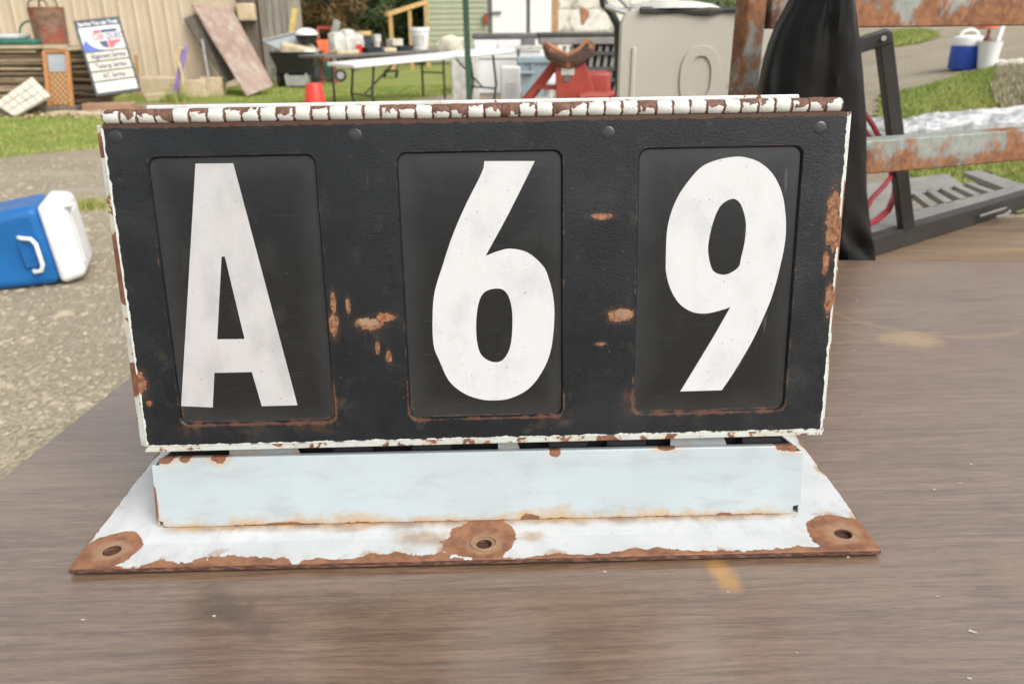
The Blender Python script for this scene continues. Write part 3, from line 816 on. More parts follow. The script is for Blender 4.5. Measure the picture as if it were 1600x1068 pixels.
for cx, ch in WIN:
    p = MB(); p.plate(rrect(cx - WHW - .002, cx + WHW + .002, WZ0 - .002, WZ1 + .002, .004), [], .0038, .0056)
    pl = p.build('number_plate', MAT['plate'], sign, FFM)
    o, h = NUM[ch]
    if ch != 'A': o, h = catmull(o, 7, 55), catmull(h, 7, 75)
    q = MB(); q.plate(o, [h], .0034, .0038)
    nb = q.build('numeral', MAT['numA_dim' if ch == 'A' else 'num6'], pl)
    nb.matrix_local = Matrix.Identity(4)
    nb['label'] = {'A': 'white letter A', '6': 'white figure 6', '9': 'white figure 9'}[ch]
for x, z in ((-.3255, .2968), (-.1119, .2945), (.1167, .2925), (.3107, .2935)):
    MB().lathe([(.0062, 0), (.0054, .00035), (.0036, .0006), (.0012, .0007)], 18, (x, 0, z), Matrix.Rotation(PI / 2, 3, 'X')).build('rivet', MAT['rivet'], sign, FFM, smooth=True)
# piano hinge along the top
HZ, HY, HR = .3140, .0045, .0066
hin = MB().tube([(-.3345, 0, 0), (.3300, 0, 0)], .0060, 14).build('hinge', MAT['hole'], sign, FFM @ Matrix.Translation((0, HY, HZ)), smooth=True)
NK = 43; KW = .664 / NK
kn = None
for k in range(NK):
    x = -.3345 + (k + .5) * KW
    if kn is None:
        mb = MB(); prof = [(HR * .95, -KW / 2 + .0002), (HR, -KW / 2 + .0009), (HR * 1.01, 0), (HR, KW / 2 - .0009), (HR * .95, KW / 2 - .0002)]
        mb.lathe(prof, 18, m=Matrix.Rotation(PI / 2, 3, 'Y'))
        kn = mb.build('hinge_knuckle', MAT['hinge'], hin, Matrix.Translation((x, 0, 0)), smooth=True)
    else: share(kn, hin, Matrix.Translation((x, random.uniform(-.0002, .0002), random.uniform(-.0003, .0003))) @ Matrix.Rotation(random.uniform(-.25, .25), 4, 'X'))
MB().box((-.002, .0035, .3070), (2 * FHW - .006, .004, .0026)).build('hinge_leaf', MAT['hole'], sign, FFM)
# double rear lid
MB().box((-.003, .0515, .3165), (.597, .075, .0034)).build('rear_lid', MAT['shell'], sign, FFM, bevel=.0012)
MB().box((-.003, .0525, .3217), (.597, .075, .0048)).build('rear_lid', MAT['shell'], sign, FFM, bevel=.0016, seg=3)
MB().box((-.003, .05, .3100), (.59, .066, .0110)).build('lid_bracket', MAT['dark'], sign, FFM)

# ================================================================== THE TABLE UNDER IT
tab = empty('table', (TAB_C.x, TAB_C.y, 0), 'large brown wood grain laminate table holding the number sign', 'table', rz=TAB_YAW)
TW, TD2 = 2.30, 1.34
m2 = Matrix.Translation((0, 0, .76))
MB().box((0, 0, -.0125), (TW, TD2, .025)).build('tabletop', MAT['table'], tab, m2, bevel=.003)
for sx in (-1, 1):
    for sy in (-1, 1):
        MB().box((sx * (TW / 2 - .09), sy * (TD2 / 2 - .09), .3675), (.06, .06, .735)).build('leg', MAT['blacksteel'], tab)
for sy in (-1, 1): MB().box((0, sy * (TD2 / 2 - .09), .69), (TW - .25, .03, .09)).build('apron', MAT['blacksteel'], tab)
mb = MB()
for px, py, L, a in ((130, 968, .006, .2), (1520, 987, .012, -.6), (1348, 650, .006, .8), (1460, 765, .007, -.2), (1335, 548, .005, .6), (1500, 755, .006, -.4), (1518, 725, .006, -.2), (1480, 590, .004, .1), (1138, 925, .004, 0), (945, 893, .005, 0), (335, 962, .005, .2), (1325, 870, .005, .1), (1515, 1060, .006, -.5), (1340, 470, .004, .3), (1570, 560, .003, .4), (1245, 1020, .004, -.7), (1465, 932, .005, -.5)):
    p = on(px, py, .7602); d = Vector((math.cos(a), math.sin(a), 0)) * L * .27; n2 = Vector((-d.y, d.x, 0)) * .35
    mb.hexa([p - d - n2, p + d - n2 * .4, p + d * .9 + n2, p - d + n2, p - d - n2 + Vector((0, 0, .0006)), p + d - n2 * .4 + Vector((0, 0, .0008)), p + d * .9 + n2 + Vector((0, 0, .0007)), p - d + n2 + Vector((0, 0, .001))])
mb.build('debris', MAT['debris'], kind='stuff', rebase=False)

# ================================================================== LEFT: SHED, SCRAP, LUMBER
shed = empty('metal_shed', (-10.2, 17.0, 0), 'tan ribbed metal shed behind the piled scrap', 'shed')
PWD = .9
pan = None
for k in range(9):
    x0 = -6.2 - PWD * (k + 1)
    if pan is None:
        mb = MB(); prof = []
        for r in range(3):
            b = r * .3
            prof += [(b, 0), (b + .018, -.028), (b + .05, -.028), (b + .068, 0), (b + .17, 0), (b + .178, -.006), (b + .196, -.006), (b + .204, 0)]
        prof.append((PWD - .003, 0))
        for (x, y) in prof: mb.v += [(x, y, 0), (x, y, 3.3)]
        for i in range(len(prof) - 1): mb.f.append((2 * i, 2 * i + 2, 2 * i + 3, 2 * i + 1))
        o = len(mb.v); mb.v += [(0, .03, 0), (PWD - .003, .03, 0), (PWD - .003, .03, 3.3), (0, .03, 3.3)]; mb.f.append((o + 3, o + 2, o + 1, o))
        pan = mb.build('wall_panel', MAT['tan_metal'], shed, Matrix.Translation((x0 + 10.2, 0, .02)))
    else: share(pan, shed, Matrix.Translation((x0 + 10.2, 0, .02)))
W(MB().box((-6.17, 17.05, 1.67), (.09, .16, 3.3)), shed).build('corner_trim', MAT['tan_trim'], shed)
W(MB().box((-6.19, 20.6, 1.67), (.04, 6.9, 3.3)), shed).build('side_wall', MAT['tan_metal'], shed)
W(MB().hexa([(-14.6, 16.7, 3.32), (-5.9, 16.7, 3.32), (-5.9, 24.3, 4.6), (-14.6, 24.3, 4.6), (-14.6, 16.7, 3.40), (-5.9, 16.7, 3.40), (-5.9, 24.3, 4.68), (-14.6, 24.3, 4.68)]), shed).build('roof', MAT['roof'], shed)

old = empty('board_shed', (-5.2, 20.0, 0), 'weathered grey board shed beside the tan metal shed', 'shed')
def pxbar(mb, a, b, wd, th=None): return mb.bar(a, b, wd, th or wd, up=(0, 1, 0))
W(MB().box((-6.2 + .35, 20.6, 1.5), (1.75, .06, 3.0)), old).build('wall_panel', MAT['brown_panel'], old)
q0 = at(388, 20, 19.6); W(MB().box((q0.x, 19.6, 1.5), (.34, .16, 3.0)), old).build('post', MAT['dark_timber'], old)
for k, pxx in enumerate((404, 415, 426, 437, 448, 458)):
    a = at(pxx, 0, 20.0); wd = .15
    W(MB().box((a.x + .06, 20.0 + (k % 2) * .03, 1.55), (wd, .035, 3.1 + random.uniform(-.1, .1)), Matrix.Rotation(random.uniform(-.012, .012), 3, 'Y')), old).build('board', MAT['grey_board'], old)
W(MB().box((-5.2, 20.3, 3.12), (3.0, 1.6, .08)), old).build('roof', MAT['roof'], old)
W(MB().box((-4.75, 20.07, 2.3), (1.1, .05, .1)), old).build('rail', MAT['dark_timber'], old)
a, b = at(371, 33, 19.2), at(393, 5, 19.2)
MB().box((0, 0, 0), (b.x - a.x, .26, b.z - a.z)).build('wooden_crate', MAT['slab'], None, Matrix.Translation(((a.x + b.x) / 2, 19.36, (a.z + b.z) / 2)), bevel=.03, label='pale yellow box fixed on the dark shed post', category='box')
# leaning sheets
r = MB().slab([at(386, 150, 15.7), at(428, 134, 16.6), at(363, 15, 17.3), at(301, 7, 16.85)], .03)
r.build('plywood_sheet', MAT['plywood'], label='weathered brown plywood sheet leaning on the tan shed corner', category='plywood sheet', bevel=.006)
MB().slab([at(352, 128, 16.3), at(368, 122, 16.6), at(306, 22, 16.95), at(288, 28, 16.9)], .04).build('plank', MAT['dark_timber'], label='dark grey plank leaning behind the brown plywood sheet', category='plank')
MB().bar(at(316, 62, 16.6), at(326, 120, 16.2), .03, .03, (0, 1, 0)).build('metal_strip', MAT['greymetal'], label='thin grey strip leaning beside the plywood sheet', category='strip')
# tan slabs at the wall foot
def pslab(x0, y0, x1, y1, Y, dep, name, mat, label, cat, group=None, rot=0.0, bev=.02):
    a, b = at(x0, y1, Y), at(x1, y0, Y)
    return MB().box((0, 0, 0), (abs(b.x - a.x), dep, abs(b.z - a.z))).build(name, mat, None, Matrix.Translation(((a.x + b.x) / 2, Y + dep / 2, (a.z + b.z) / 2)) @ Matrix.Rotation(rot, 4, 'Y'), bevel=bev, label=label, category=cat, group=group)
G1 = 'tan slabs at the foot of the shed wall'
pslab(224, 121, 278, 158, 16.0, .3, 'stone_slab', MAT['slab'], 'widest tan slab left of the purple strip', 'slab', G1, .03)
pslab(282, 126, 318, 157, 15.9, .25, 'stone_slab', MAT['slab'], 'tan slab just right of the purple strip', 'slab', G1, -.05)
pslab(314, 121, 345, 154, 16.2, .25, 'stone_slab', MAT['slab'], 'tan slab nearest the leaning plywood sheet', 'slab', G1, .02)
pslab(228, 146, 262, 162, 15.2, .3, 'stone_slab', MAT['slab'], 'low tan slab lying in front of the widest slab', 'slab', G1, -.06)
mb = MB(); mb.tube([at(272, 153, 15.5), at(277, 128, 15.55), at(283, 104, 15.6), at(287, 86, 15.65), at(289, 71, 15.7)], [.03, .045, .05, .05, .035], 8)
mb.build('purple_strip', MAT['purple'], smooth=True, label='purple cloth covered pole standing before the tan shed', category='pole')
MB().tube([at(288, 75, 15.58), at(279, 76, 15.55), at(275, 88, 15.52), at(280, 100, 15.5), at(284, 115, 15.48), at(287, 135, 15.45), at(289, 156, 15.42)], .018, 6).build('rope', MAT['rope'], smooth=True, label='yellow rope looped on the purple pole', category='rope')
MB().bar(at(212, 86, 15.4), at(218, 150, 15.4), .05, .05, (0, 1, 0)).build('wooden_stake', MAT['brownpost'], label='thin brown stake standing right of the service sign', category='stake')

# lumber stack
ls = empty('lumber_stack', (-8.0, 13.75, 0), 'stack of thin sawn boards against the tan shed', 'lumber stack')
zt = .04; k = 0
while zt < .93:
    th = random.choice((.022, .028, .034, .04)); yj = random.uniform(-.07, .05)
    xl, xr = -9.9 + random.uniform(-.2, .2), -7.35 + random.uniform(-.12, .14)
    dark = (.45 < zt < .62) or zt < .12 or random.random() < .25
    W(MB().box(((xl + xr) / 2, 13.75 + yj, zt + th / 2), (xr - xl, .72, th), Matrix.Rotation(random.uniform(-.012, .012), 3, 'Y')), ls).build('plank', MAT['lath_dark' if dark else 'lath'], ls)
    zt += th + random.uniform(.003, .012); k += 1
W(MB().box((-8.5, 13.72, zt + .025), (3.0, .82, .045)), ls).build('plank', MAT['slab'], ls)
LTOP = zt + .05
W(MB().box((-7.1, 13.85, .02), (5.4, .6, .04)), ls).build('plank', MAT['lath_dark'], ls)
bs = empty('brushwood_stack', (-6.9, 13.8, 0), 'dark untidy stack of split sticks behind the service sign', 'stick pile')
zt = .04
while zt < .92:
    th = random.uniform(.025, .05); a = random.uniform(-.10, .10)
    W(MB().box((-6.97 + random.uniform(-.06, .1), 13.84 + random.uniform(-.12, .06), zt + th / 2), (random.uniform(.65, .85), .5, th), Matrix.Rotation(a, 3, 'Y') @ Matrix.Rotation(random.uniform(-.1, .1), 3, 'Z')), bs).build('stick', MAT['lath_dark'], bs)
    zt += th * .9 + .006
# on the stack
c = at(82, 66, 13.85); rd = empty('wire_basket', (c.x, 13.85, LTOP), 'tall rusty brown basket standing on the lumber stack', 'basket')
prof = []
for i in range(13):
    z = i * .05; prof += [(.243 + .02 * i / 12, z * .88), (.252 + .02 * i / 12, z * .88 + .016), (.243 + .02 * i / 12, z * .88 + .032)]
MB().lathe(prof, 20).build('body', MAT['rustmetal'], rd, smooth=True)
for sx, hh in ((-.09, .13), (.08, .15)):
    MB().tube([(sx + .14 * math.cos(t), -.05 + .05 * math.sin(t * 2), .55 + hh * math.sin(t)) for t in np.linspace(0, PI, 14)], .013, 6).build('handle', MAT['wire'], rd, smooth=True)
c = at(20, 70, 13.7)
MB().box((0, 0, 0), (.95, .5, .09)).build('folded_tarp', MAT['teal'], None, Matrix.Translation((c.x + .02, 13.72, LTOP + .046)), bevel=.035, seg=3, label='folded green plastic tarp on top of the lumber stack', category='tarp')
MB().box((0, 0, 0), (.66, .4, .07)).build('white_tray', MAT['palewhite'], None, Matrix.Translation((c.x - .12, 13.70, LTOP + .127)), bevel=.025, seg=3, label='pale flat tray lying on the folded green tarp', category='tray')
c = at(47, 58, 13.95)
MB().tube([(c.x + .17 * math.cos(t), 13.98 + .05 * math.sin(t), LTOP + .19 + .165 * math.sin(t)) for t in np.linspace(0, 2 * PI, 26, endpoint=False)], .016, 8, closed=True).build('garden_hose', MAT['teal'], smooth=True, label='green hose coil standing behind the folded green tarp', category='hose')
# caned frame leaning on the stack
B0, B1, T1, T0 = at(78, 168, 12.95), at(113, 168, 12.95), at(105, 80, 13.28), at(69, 80, 13.28)
cf = empty('caned_frame', tuple((B0 + B1) / 2), 'orange wooden frame with woven panel leaning on the lumber stack', 'wooden frame')
bt = .055
for a, b in ((B0, T0), (B1, T1), (T0, T1), (B0, B1)): W(MB().bar(a, b, bt, .04, (0, 1, 0)), cf).build('frame_bar', MAT['orangewood'], cf)
def lerp4(u, v, off=0.012): return B0 * (1 - u) * (1 - v) + B1 * u * (1 - v) + T1 * u * v + T0 * (1 - u) * v + Vector((0, off, 0))
W(MB().slab([lerp4(.1, .05), lerp4(.9, .05), lerp4(.9, .62), lerp4(.1, .62)], .01), cf).build('woven_panel', MAT['cane'], cf)
W(MB().slab([lerp4(.1, .63), lerp4(.9, .63), lerp4(.9, .95), lerp4(.1, .95)], .01), cf).build('pane', MAT['glass'], cf)
# tiled board
P0, P1, P2, P3 = at(-9, 162, 12.45), at(22, 182, 12.35), at(79, 150, 12.75), at(50, 120, 12.85)
tb = empty('tiled_board', tuple((P0 + P1) / 2), 'cream tiled board tipped on its corner before the lumber stack', 'tile board')
W(MB().slab([P0, P1, P2, P3], .035), tb).build('backing', MAT['grout'], tb)
nrm = (P1 - P0).cross(P3 - P0).normalized()
for i in range(6):
    for j in range(3):
        def qq(u, v): return P0 * (1 - u) * (1 - v) + P1 * (1 - u) * v + P2 * u * v + P3 * u * (1 - v) + nrm * .009
        g = .014
        W(MB().slab([qq(i / 6 + g, j / 3 + g * 2), qq(i / 6 + g, (j + 1) / 3 - g * 2), qq((i + 1) / 6 - g, (j + 1) / 3 - g * 2), qq((i + 1) / 6 - g, j / 3 + g * 2)], .0085), tb).build('tile', MAT['tile'], tb)
MB().box((0, 0, 0), (2.0, .22, .10)).build('timber', MAT['dark_timber'], None, Matrix.Translation((-7.75, 12.9, .07)) @ Matrix.Rotation(.04, 4, 'Z'), bevel=.01, label='long dark timber lying on the grass below the lumber', category='timber')
MB().box((0, 0, 0), (.72, .30, .15)).build('timber_block', MAT['brown_panel'], None, Matrix.Translation((-6.30, 13.02, .085)) @ Matrix.Rotation(.1, 4, 'Z'), bevel=.015, label='brown timber block under the service sign', category='timber')
MB().box((0, 0, 0), (1.2, .3, .05)).build('board_scrap', MAT['slab'], None, Matrix.Translation((-6.45, 12.60, .035)) @ Matrix.Rotation(-.25, 4, 'Z'), bevel=.008, label='pale scrap board lying on the grass below the service sign', category='board')

# leaf litter at the foot of the pile
mb = MB()
for _ in range(700):
    x, y = random.uniform(-9.2, -5.6), random.gauss(12.7, .28); t = random.uniform(0, 6.28); q = random.uniform(.02, .045)
    z = random.uniform(.01, .05)
    mb.add([(x + q * math.cos(t), y + q * math.sin(t), z + .01), (x - q * .5 * math.sin(t), y + q * .5 * math.cos(t), z + .03), (x - q * math.cos(t), y - q * math.sin(t), z), (x + q * .5 * math.sin(t), y - q * .5 * math.cos(t), z)], [(0, 1, 2, 3)])
mb.build('leaf_litter', MAT['lath'], kind='stuff', rebase=False)
# service sign
BL = at(150, 151, 12.9); u = Vector((at(221, 141, 13.2) - BL)); v = Vector((at(112, 33, 13.30) - BL))
v = (v - u * (v.dot(u) / u.dot(u)) * .85); SWd, SHt = u.length, v.length
ux = u.normalized(); vy = v.normalized(); nz = ux.cross(vy).normalized(); vy = nz.cross(ux)
ad = empty('service_sign', tuple(BL), 'tilted blue and white car service signboard leaning on the stick pile', 'signboard')
SM = Matrix(((ux.x, vy.x, nz.x, 0), (ux.y, vy.y, nz.y, 0), (ux.z, vy.z, nz.z, 0), (0, 0, 0, 1)))
MB().box((SWd / 2, SHt / 2, -.02), (SWd, SHt, .04)).build('frame', MAT['signframe'], ad, SM, bevel=.006)
def panel(y0, y1, mat, name='sign_panel', lab=None):
    o = MB().box((SWd / 2, SHt * (y0 + y1) / 2, .006), (SWd * .89, SHt * (y1 - y0 - .006), .012)).build(name, mat, ad, SM, bevel=.002)
    if lab: o['label'] = lab
    return o
def letters(par, txt, cx, cy, size, mat, wid=None, shear=0.0, bold=0.0, z=.0135, name='lettering'):
    mb = text_mb(txt, size, 1.0, shear, bold); xs = np.array(mb.v)[:, 0]; k = 1.0
    if wid: k = wid / (xs.max() - xs.min())
    mb.v = [(p[0] * k + cx, p[1] + cy, p[2] + z) for p in mb.v]
    o = mb.build(name, mat, par); o.matrix_local = Matrix.Identity(4); return o
hp = panel(.905, .965, MAT['navy']); letters(hp, 'Service You can Trust', SWd / 2, SHt * .933, .085, MAT['signwhite'], SWd * .86, bold=.004)
lp = panel(.572, .895, MAT['signwhite'])
def sub(mbx, name, mat, z0=.0125):
    o = mbx.build(name, mat, lp); o.matrix_local = Matrix.Identity(4); return o
def poly_sub(pts, name, mat, z=.0135):
    mb = MB(); mb.plate(pts, [], 0, .001); mb.v = [(x, zz, z - y) for (x, y, zz) in mb.v]; return sub(mb, name, mat)
xl = SWd * .045; yb = SHt * .576; hh = SHt * .318
sw = [(xl, yb + hh * .62)] + [(xl + SWd * (.10 + .28 * (1 - math.cos(t))), yb + hh * (.62 - .0 + .30 * math.sin(t))) for t in ()]
arcp = [(xl + SWd * (.42 - .42 * math.cos(t)), yb + hh * (.40 + .52 * math.sin(t))) for t in np.linspace(0, 1.2, 9)]
arci = [(xl + SWd * (.46 - .36 * math.cos(t)), yb + hh * (.36 + .46 * math.sin(t))) for t in np.linspace(0, 1.1, 9)]
poly_sub(arcp + arci[::-1], 'swoosh', MAT['signgrey'])
ed = [(xl + SWd * (.50 - .40 * math.cos(t)), yb + hh * (.55 - .545 * math.sin(t))) for t in np.linspace(0, 1.50, 9)]
poly_sub([(xl + .002, yb + .003), ] + [(xl + .002, yb + hh * .22)] + ed[:1] + ed[1:], 'swoosh', MAT['signblue'])
cx0, cy0 = SWd * .60, SHt * .735
poly_sub([(cx0 - .06, cy0 + .13), (cx0 + .17, cy0 + .13), (cx0 + .17, cy0 + .08), (cx0 - .06, cy0 + .08)], 'emblem_block', MAT['navy'])
poly_sub([(cx0 - .17, cy0 + .13), (cx0 - .07, cy0 + .13), (cx0 - .07, cy0 + .08), (cx0 - .17, cy0 + .07)], 'emblem_block', MAT['signred'])
poly_sub([(cx0 - .13, cy0 - .05), (cx0 - .01, cy0 - .05), (cx0 - .01, cy0 - .17), (cx0 - .09, cy0 - .14)], 'emblem_block', MAT['navy'])
poly_sub([(cx0 + .0, cy0 - .05), (cx0 + .20, cy0 - .05), (cx0 + .16, cy0 - .10), (cx0 + .10, cy0 - .11), (cx0 + .06, cy0 - .17), (cx0 + .0, cy0 - .17)], 'emblem_block', MAT['signred'])
letters(lp, 'CAR', cx0 - .12, cy0 + .012, .13, MAT['signred'], .17, .0, .003, name='emblem_lettering'); letters(lp, 'QUEST', cx0 + .12, cy0 + .012, .13, MAT['navy'], .28, .25, .002, name='emblem_lettering')
for (y0, y1, t, m) in ((.445, .560, 'Alignment Service', MAT['signcream']), (.315, .432, 'Tune-up Service', MAT['signcream']), (.185, .302, 'A/C Service', MAT['signcream'])):
    sp_ = panel(y0, y1, m); letters(sp_, t, SWd * .52, SHt * (y0 + y1) / 2, .115, MAT['navy'], SWd * .045 * len(t), bold=.003)
panel(.03, .172, MAT['signwhite'])

# ================================================================== CART, CHAIR, BINS
c = at(468, 134, 18.4); cart = empty('dump_cart', (c.x, 18.4, 0), 'black poly dump cart heaped with scrap on the lawn', 'cart')
def taper(mb, x0, x1, y0, y1, z0, z1, k, th=.03, bot=True):  # open tapered tub
    def ring(z, s, o): return [Vector(((x0 + x1) / 2 + (a - (x0 + x1) / 2) * s - math.copysign(o, a - (x0 + x1) / 2), (y0 + y1) / 2 + (b - (y0 + y1) / 2) * s - math.copysign(o, b - (y0 + y1) / 2), z)) for a, b in ((x0, y0), (x1, y0), (x1, y1), (x0, y1))]
    A, B, C_, D_ = ring(z0, k, 0), ring(z1, 1, 0), ring(z1, 1, th), ring(z0 + th, k, th)
    mb.add(A + B + C_ + D_, [(3, 2, 1, 0)] + [(i, (i + 1) % 4, 4 + (i + 1) % 4, 4 + i) for i in range(4)] + [(4 + i, 4 + (i + 1) % 4, 8 + (i + 1) % 4, 8 + i) for i in range(4)] + [(8 + i, 8 + (i + 1) % 4, 12 + (i + 1) % 4, 12 + i) for i in range(4)] + [(12, 13, 14, 15)])
    return mb
taper(MB(), -.50, .48, -.35, .55, .30, .74, .72, .02).build('tub', MAT['black_plastic'], cart, bevel=.02)
for sx in (-1, 1):
    MB().lathe([(.19, -.05), (.21, -.03), (.21, .03), (.19, .05)], 22, (sx * .40, .05, .212), Matrix.Rotation(PI / 2, 3, 'Y')).build('wheel', MAT['tyre'], cart, smooth=True)
taper(MB(), -.24, .27, -.30, -.05, .05, .26, .85, .02).build('stand', MAT['greymetal'], cart)
MB().bar((-.2, -.2, .0), (-.2, -.2, .3), .05, .05).build('leg', MAT['greymetal'], cart); MB().bar((.22, -.2, .0), (.22, -.2, .3), .05, .05).build('leg', MAT['greymetal'], cart)
MB().box((0, .1, .285), (.6, .5, .04)).build('chassis', MAT['blacksteel'], cart)
pc = at(479, 60, 18.5)
kt = empty('kettle', (pc.x, 18.5, pc.z - .12), 'black round kettle grill lid with white top in the dump cart', 'kettle')
MB().lathe([(.10, 0), (.20, .06), (.24, .16), (.245, .19)], 22).build('bowl', MAT['black_plastic'], kt, smooth=True)
MB().lathe([(.25, .19), (.245, .22), (.20, .28), (.10, .32), (.03, .33)], 22).build('lid', MAT['whiteplastic'], kt, smooth=True)
MB().box((0, 0, 0), (.7, .5, .36)).build('scrap_bundle', MAT['card'], None, Matrix.Translation((c.x + .03, 18.5, .70)) @ Matrix.Rotation(.2, 4, 'Y'), bevel=.06, label='brown bundle of scrap filling the dump cart', category='bundle')
MB().lathe([(.02, .08), (.10, .07), (.16, .02), (.165, 0)][::-1], 20, tuple(at(484, 84, 18.3))).build('white_dish', MAT['whiteplastic'], smooth=True, label='white dish on the front of the dump cart load', category='dish')
MB().slab([at(444, 82, 18.35), at(500, 80, 18.75), at(466, 50, 18.9), at(410, 64, 18.5)], .015).build('window_pane', MAT['glass'], label='grey glass pane leaning out of the dump cart', category='glass pane')
MB().bar(at(410, 63, 18.45), at(467, 49, 18.85), .035, .03).build('metal_rod', MAT['greymetal'], label='pale rod along the top of the glass pane', category='rod')
MB().bar(at(455, 55, 19.2), at(461, 14, 19.4), .12, .05, (0, 1, 0)).build('tool_pole', MAT['yellow'], label='yellow upright pole behind the dump cart', category='pole')
pslab(421, 105, 433, 118, 18.6, .2, 'white_box', MAT['palewhite'], 'small pale box lying left of the dump cart wheel', 'box', rot=.35)
c = on(495, 182); hgt = at(495, 130, c.y).z
rb = MB(); k = hgt
rb.lathe([(.185, 0), (.19, .012), (.175, .02), (.118, k - .012), (.112, k), (.05, k + .002)], 28, (c.x, c.y, 0)); rb.build('red_bucket', MAT['redplastic'], smooth=True, label='upturned red plastic bucket behind the number sign', category='bucket')
rc_ = empty('red_chair', tuple(at(508, 118, 19.6)), 'red slatted lawn chair beside the dump cart', 'chair'); rc_.location.z = 0
W(MB().slab([at(502, 92, 19.5), at(520, 92, 19.5), at(512, 62, 19.9), at(494, 62, 19.9)], .03), rc_).build('backrest', MAT['orange'], rc_)
W(MB().bar(at(497, 43, 20.0), at(518, 44, 20.0), .06, .06), rc_).build('top_rail', MAT['redpaint'], rc_)
W(MB().box(tuple(at(510, 92, 19.4)), (.35, .4, .04)), rc_).build('seat', MAT['redplastic'], rc_)
for a in (498, 520):
    q = at(a, 92, 19.3); W(MB().bar((q.x, 19.4, 0), (q.x, 19.6, q.z), .04, .04), rc_).build('leg', MAT['redpaint'], rc_)
    q2 = at(a - 2, 43, 20.0); W(MB().bar((q.x, 19.6, .0), (q2.x, 20.0, q2.z), .04, .04), rc_).build('back_leg', MAT['redpaint'], rc_)
pslab(500, 96, 517, 122, 20.2, .35, 'green_bin', MAT['teal'], 'dark green bin on the lawn under the red chair', 'bin')
MB().tube([on(520, 128), at(520, 60, 19.0), at(527, 32, 19.0)], .085, 10).build('grey_pipe', MAT['greymetal'], smooth=True, label='upright pale grey pipe bent at the top beside the dark table', category='pipe')

# ================================================================== DARK TABLE WITH GOODS
TA0, TA1 = at(506, 87, 13.2), at(712, 76, 15.2); zA = (TA0.z + TA1.z) / 2
d = Vector((TA1.x - TA0.x, TA1.y - TA0.y, 0)); L = d.length; az = math.atan2(d.y, d.x)
ta = empty('display_table', (TA0.x, TA0.y, 0), 'dark grey table crowded with sale goods on the lawn', 'table', rz=az)
tilt = math.atan2(TA1.z - TA0.z, L)
MB().box((L / 2, .36, 0), (L, .75, .05)).build('tabletop', MAT['tabletop_dark'], ta, Matrix.Translation((0, 0, TA0.z - .025)) @ Matrix.Rotation(-tilt, 4, 'Y'), bevel=.01)
for fx in (.17, L - .25):
    for fy in (.06, .66):
        MB().tube([(fx, fy, 0), (fx, fy, TA0.z + math.tan(tilt) * fx - .05)], .02, 8).build('leg', MAT['blacktube'], ta)
    MB().tube([(fx, .06, .45), (fx, .66, .45)], .014, 8).build('brace', MAT['blacktube'], ta)
def tpos(s, t, dz=0): # along, across
    p = Vector((TA0.x, TA0.y, 0)) + Vector((math.cos(az), math.sin(az), 0)) * s + Vector((-math.sin(az), math.cos(az), 0)) * t
    return Vector((p.x, p.y, TA0.z + math.tan(tilt) * s + dz))
def tx(px):                                  # along-table position seen at px
    best = min((abs((lambda q: 800 + 1244 * (q - Vector((0, 0, EYE))).dot(_r) / (q - Vector((0, 0, EYE))).dot(_f))(tpos(s, .3)) - px), s) for s in np.linspace(0, L, 200)); return best[1]
def bagwob(p, t): return Vector((p.x * (1 + .12 * math.sin(5 * t + p.z * 9)), p.y * (1 + .12 * math.cos(4 * t)), p.z))
for px, h, rr, lab in ((538, .33, .135, 'leftmost grey plastic bag on the dark table'), (556, .37, .14, 'tallest grey plastic bag on the dark table'), (571, .31, .12, 'grey plastic bag beside the teal box')):
    q = tpos(tx(px), .5); MB().lathe([(rr * .85, 0), (rr, .04), (rr * .98, h * .55), (rr * .90, h * .82), (rr * .80, h * .94), (rr * .3, h)], 16, q, wob=bagwob).build('plastic_bag', MAT['bag'], smooth=True, label=lab, category='bag', group='grey bags on the dark table')
q = tpos(tx(559), .25); MB().lathe([(.045, 0), (.055, .13), (.05, .131), (.042, .01)], 16, q).build('red_cup', MAT['redplastic'], smooth=True, label='red cup in front of the grey bags', category='cup')
def tray(px, lab):
    q = tpos(tx(px), .18); taper(MB(), -.17, .17, -.12, .12, 0, .085, .72, .012).build('baking_tray', MAT['signframe'], None, Matrix.Translation(q) @ Matrix.Rotation(az, 4, 'Z'), label=lab, category='tray', group='dark trays on the dark table')
tray(573, 'dark tray in front of the grey bags'); tray(623, 'dark tray left of the white bucket')
def tbox(px, t, dims, name, mat, lab, cat, dz=0, group=None):
    q = tpos(tx(px), t, dz); return MB().box((0, 0, dims[2] / 2), dims).build(name, mat, None, Matrix.Translation(q) @ Matrix.Rotation(az, 4, 'Z'), bevel=.008, label=lab, category=cat, group=group)
tbox(532, .2, (.42, .26, .06), 'flat_box', MAT['card'], 'flat cardboard box at the left end of the dark table', 'box')
tbox(599, .2, (.26, .2, .06), 'flat_box', MAT['card'], 'flat cardboard box between the two dark trays', 'box')
tbox(581, .5, (.2, .2, .26), 'teal_box', MAT['signframe'], 'teal box under the yellow crate on the dark table', 'box')
tbox(580, .5, (.22, .2, .07), 'yellow_crate', MAT['yellowwood'], 'yellow crate on top of the teal box', 'crate', .26)
tbox(604, .55, (.18, .16, .15), 'black_box', MAT['black_plastic'], 'black box behind the pale cup on the dark table', 'box')
tbox(603, .55, (.13, .1, .12), 'pale_box', MAT['label'], 'pale box on top of the black box', 'box', .15)
q = tpos(tx(592), .35); MB().lathe([(.045, 0), (.06, .16), (.065, .17), (.05, .172)], 14, q).build('pale_cup', MAT['cloth'], smooth=True, label='pale cup between the teal and black boxes', category='cup')
tbox(629, .5, (.22, .2, .19), 'cloth_heap', MAT['cloth'], 'pale heap of cloth left of the white bucket', 'cloth')
q = tpos(tx(657), .3); wb = empty('white_bucket', q, 'large white plastic bucket with grey label on the dark table', 'bucket')
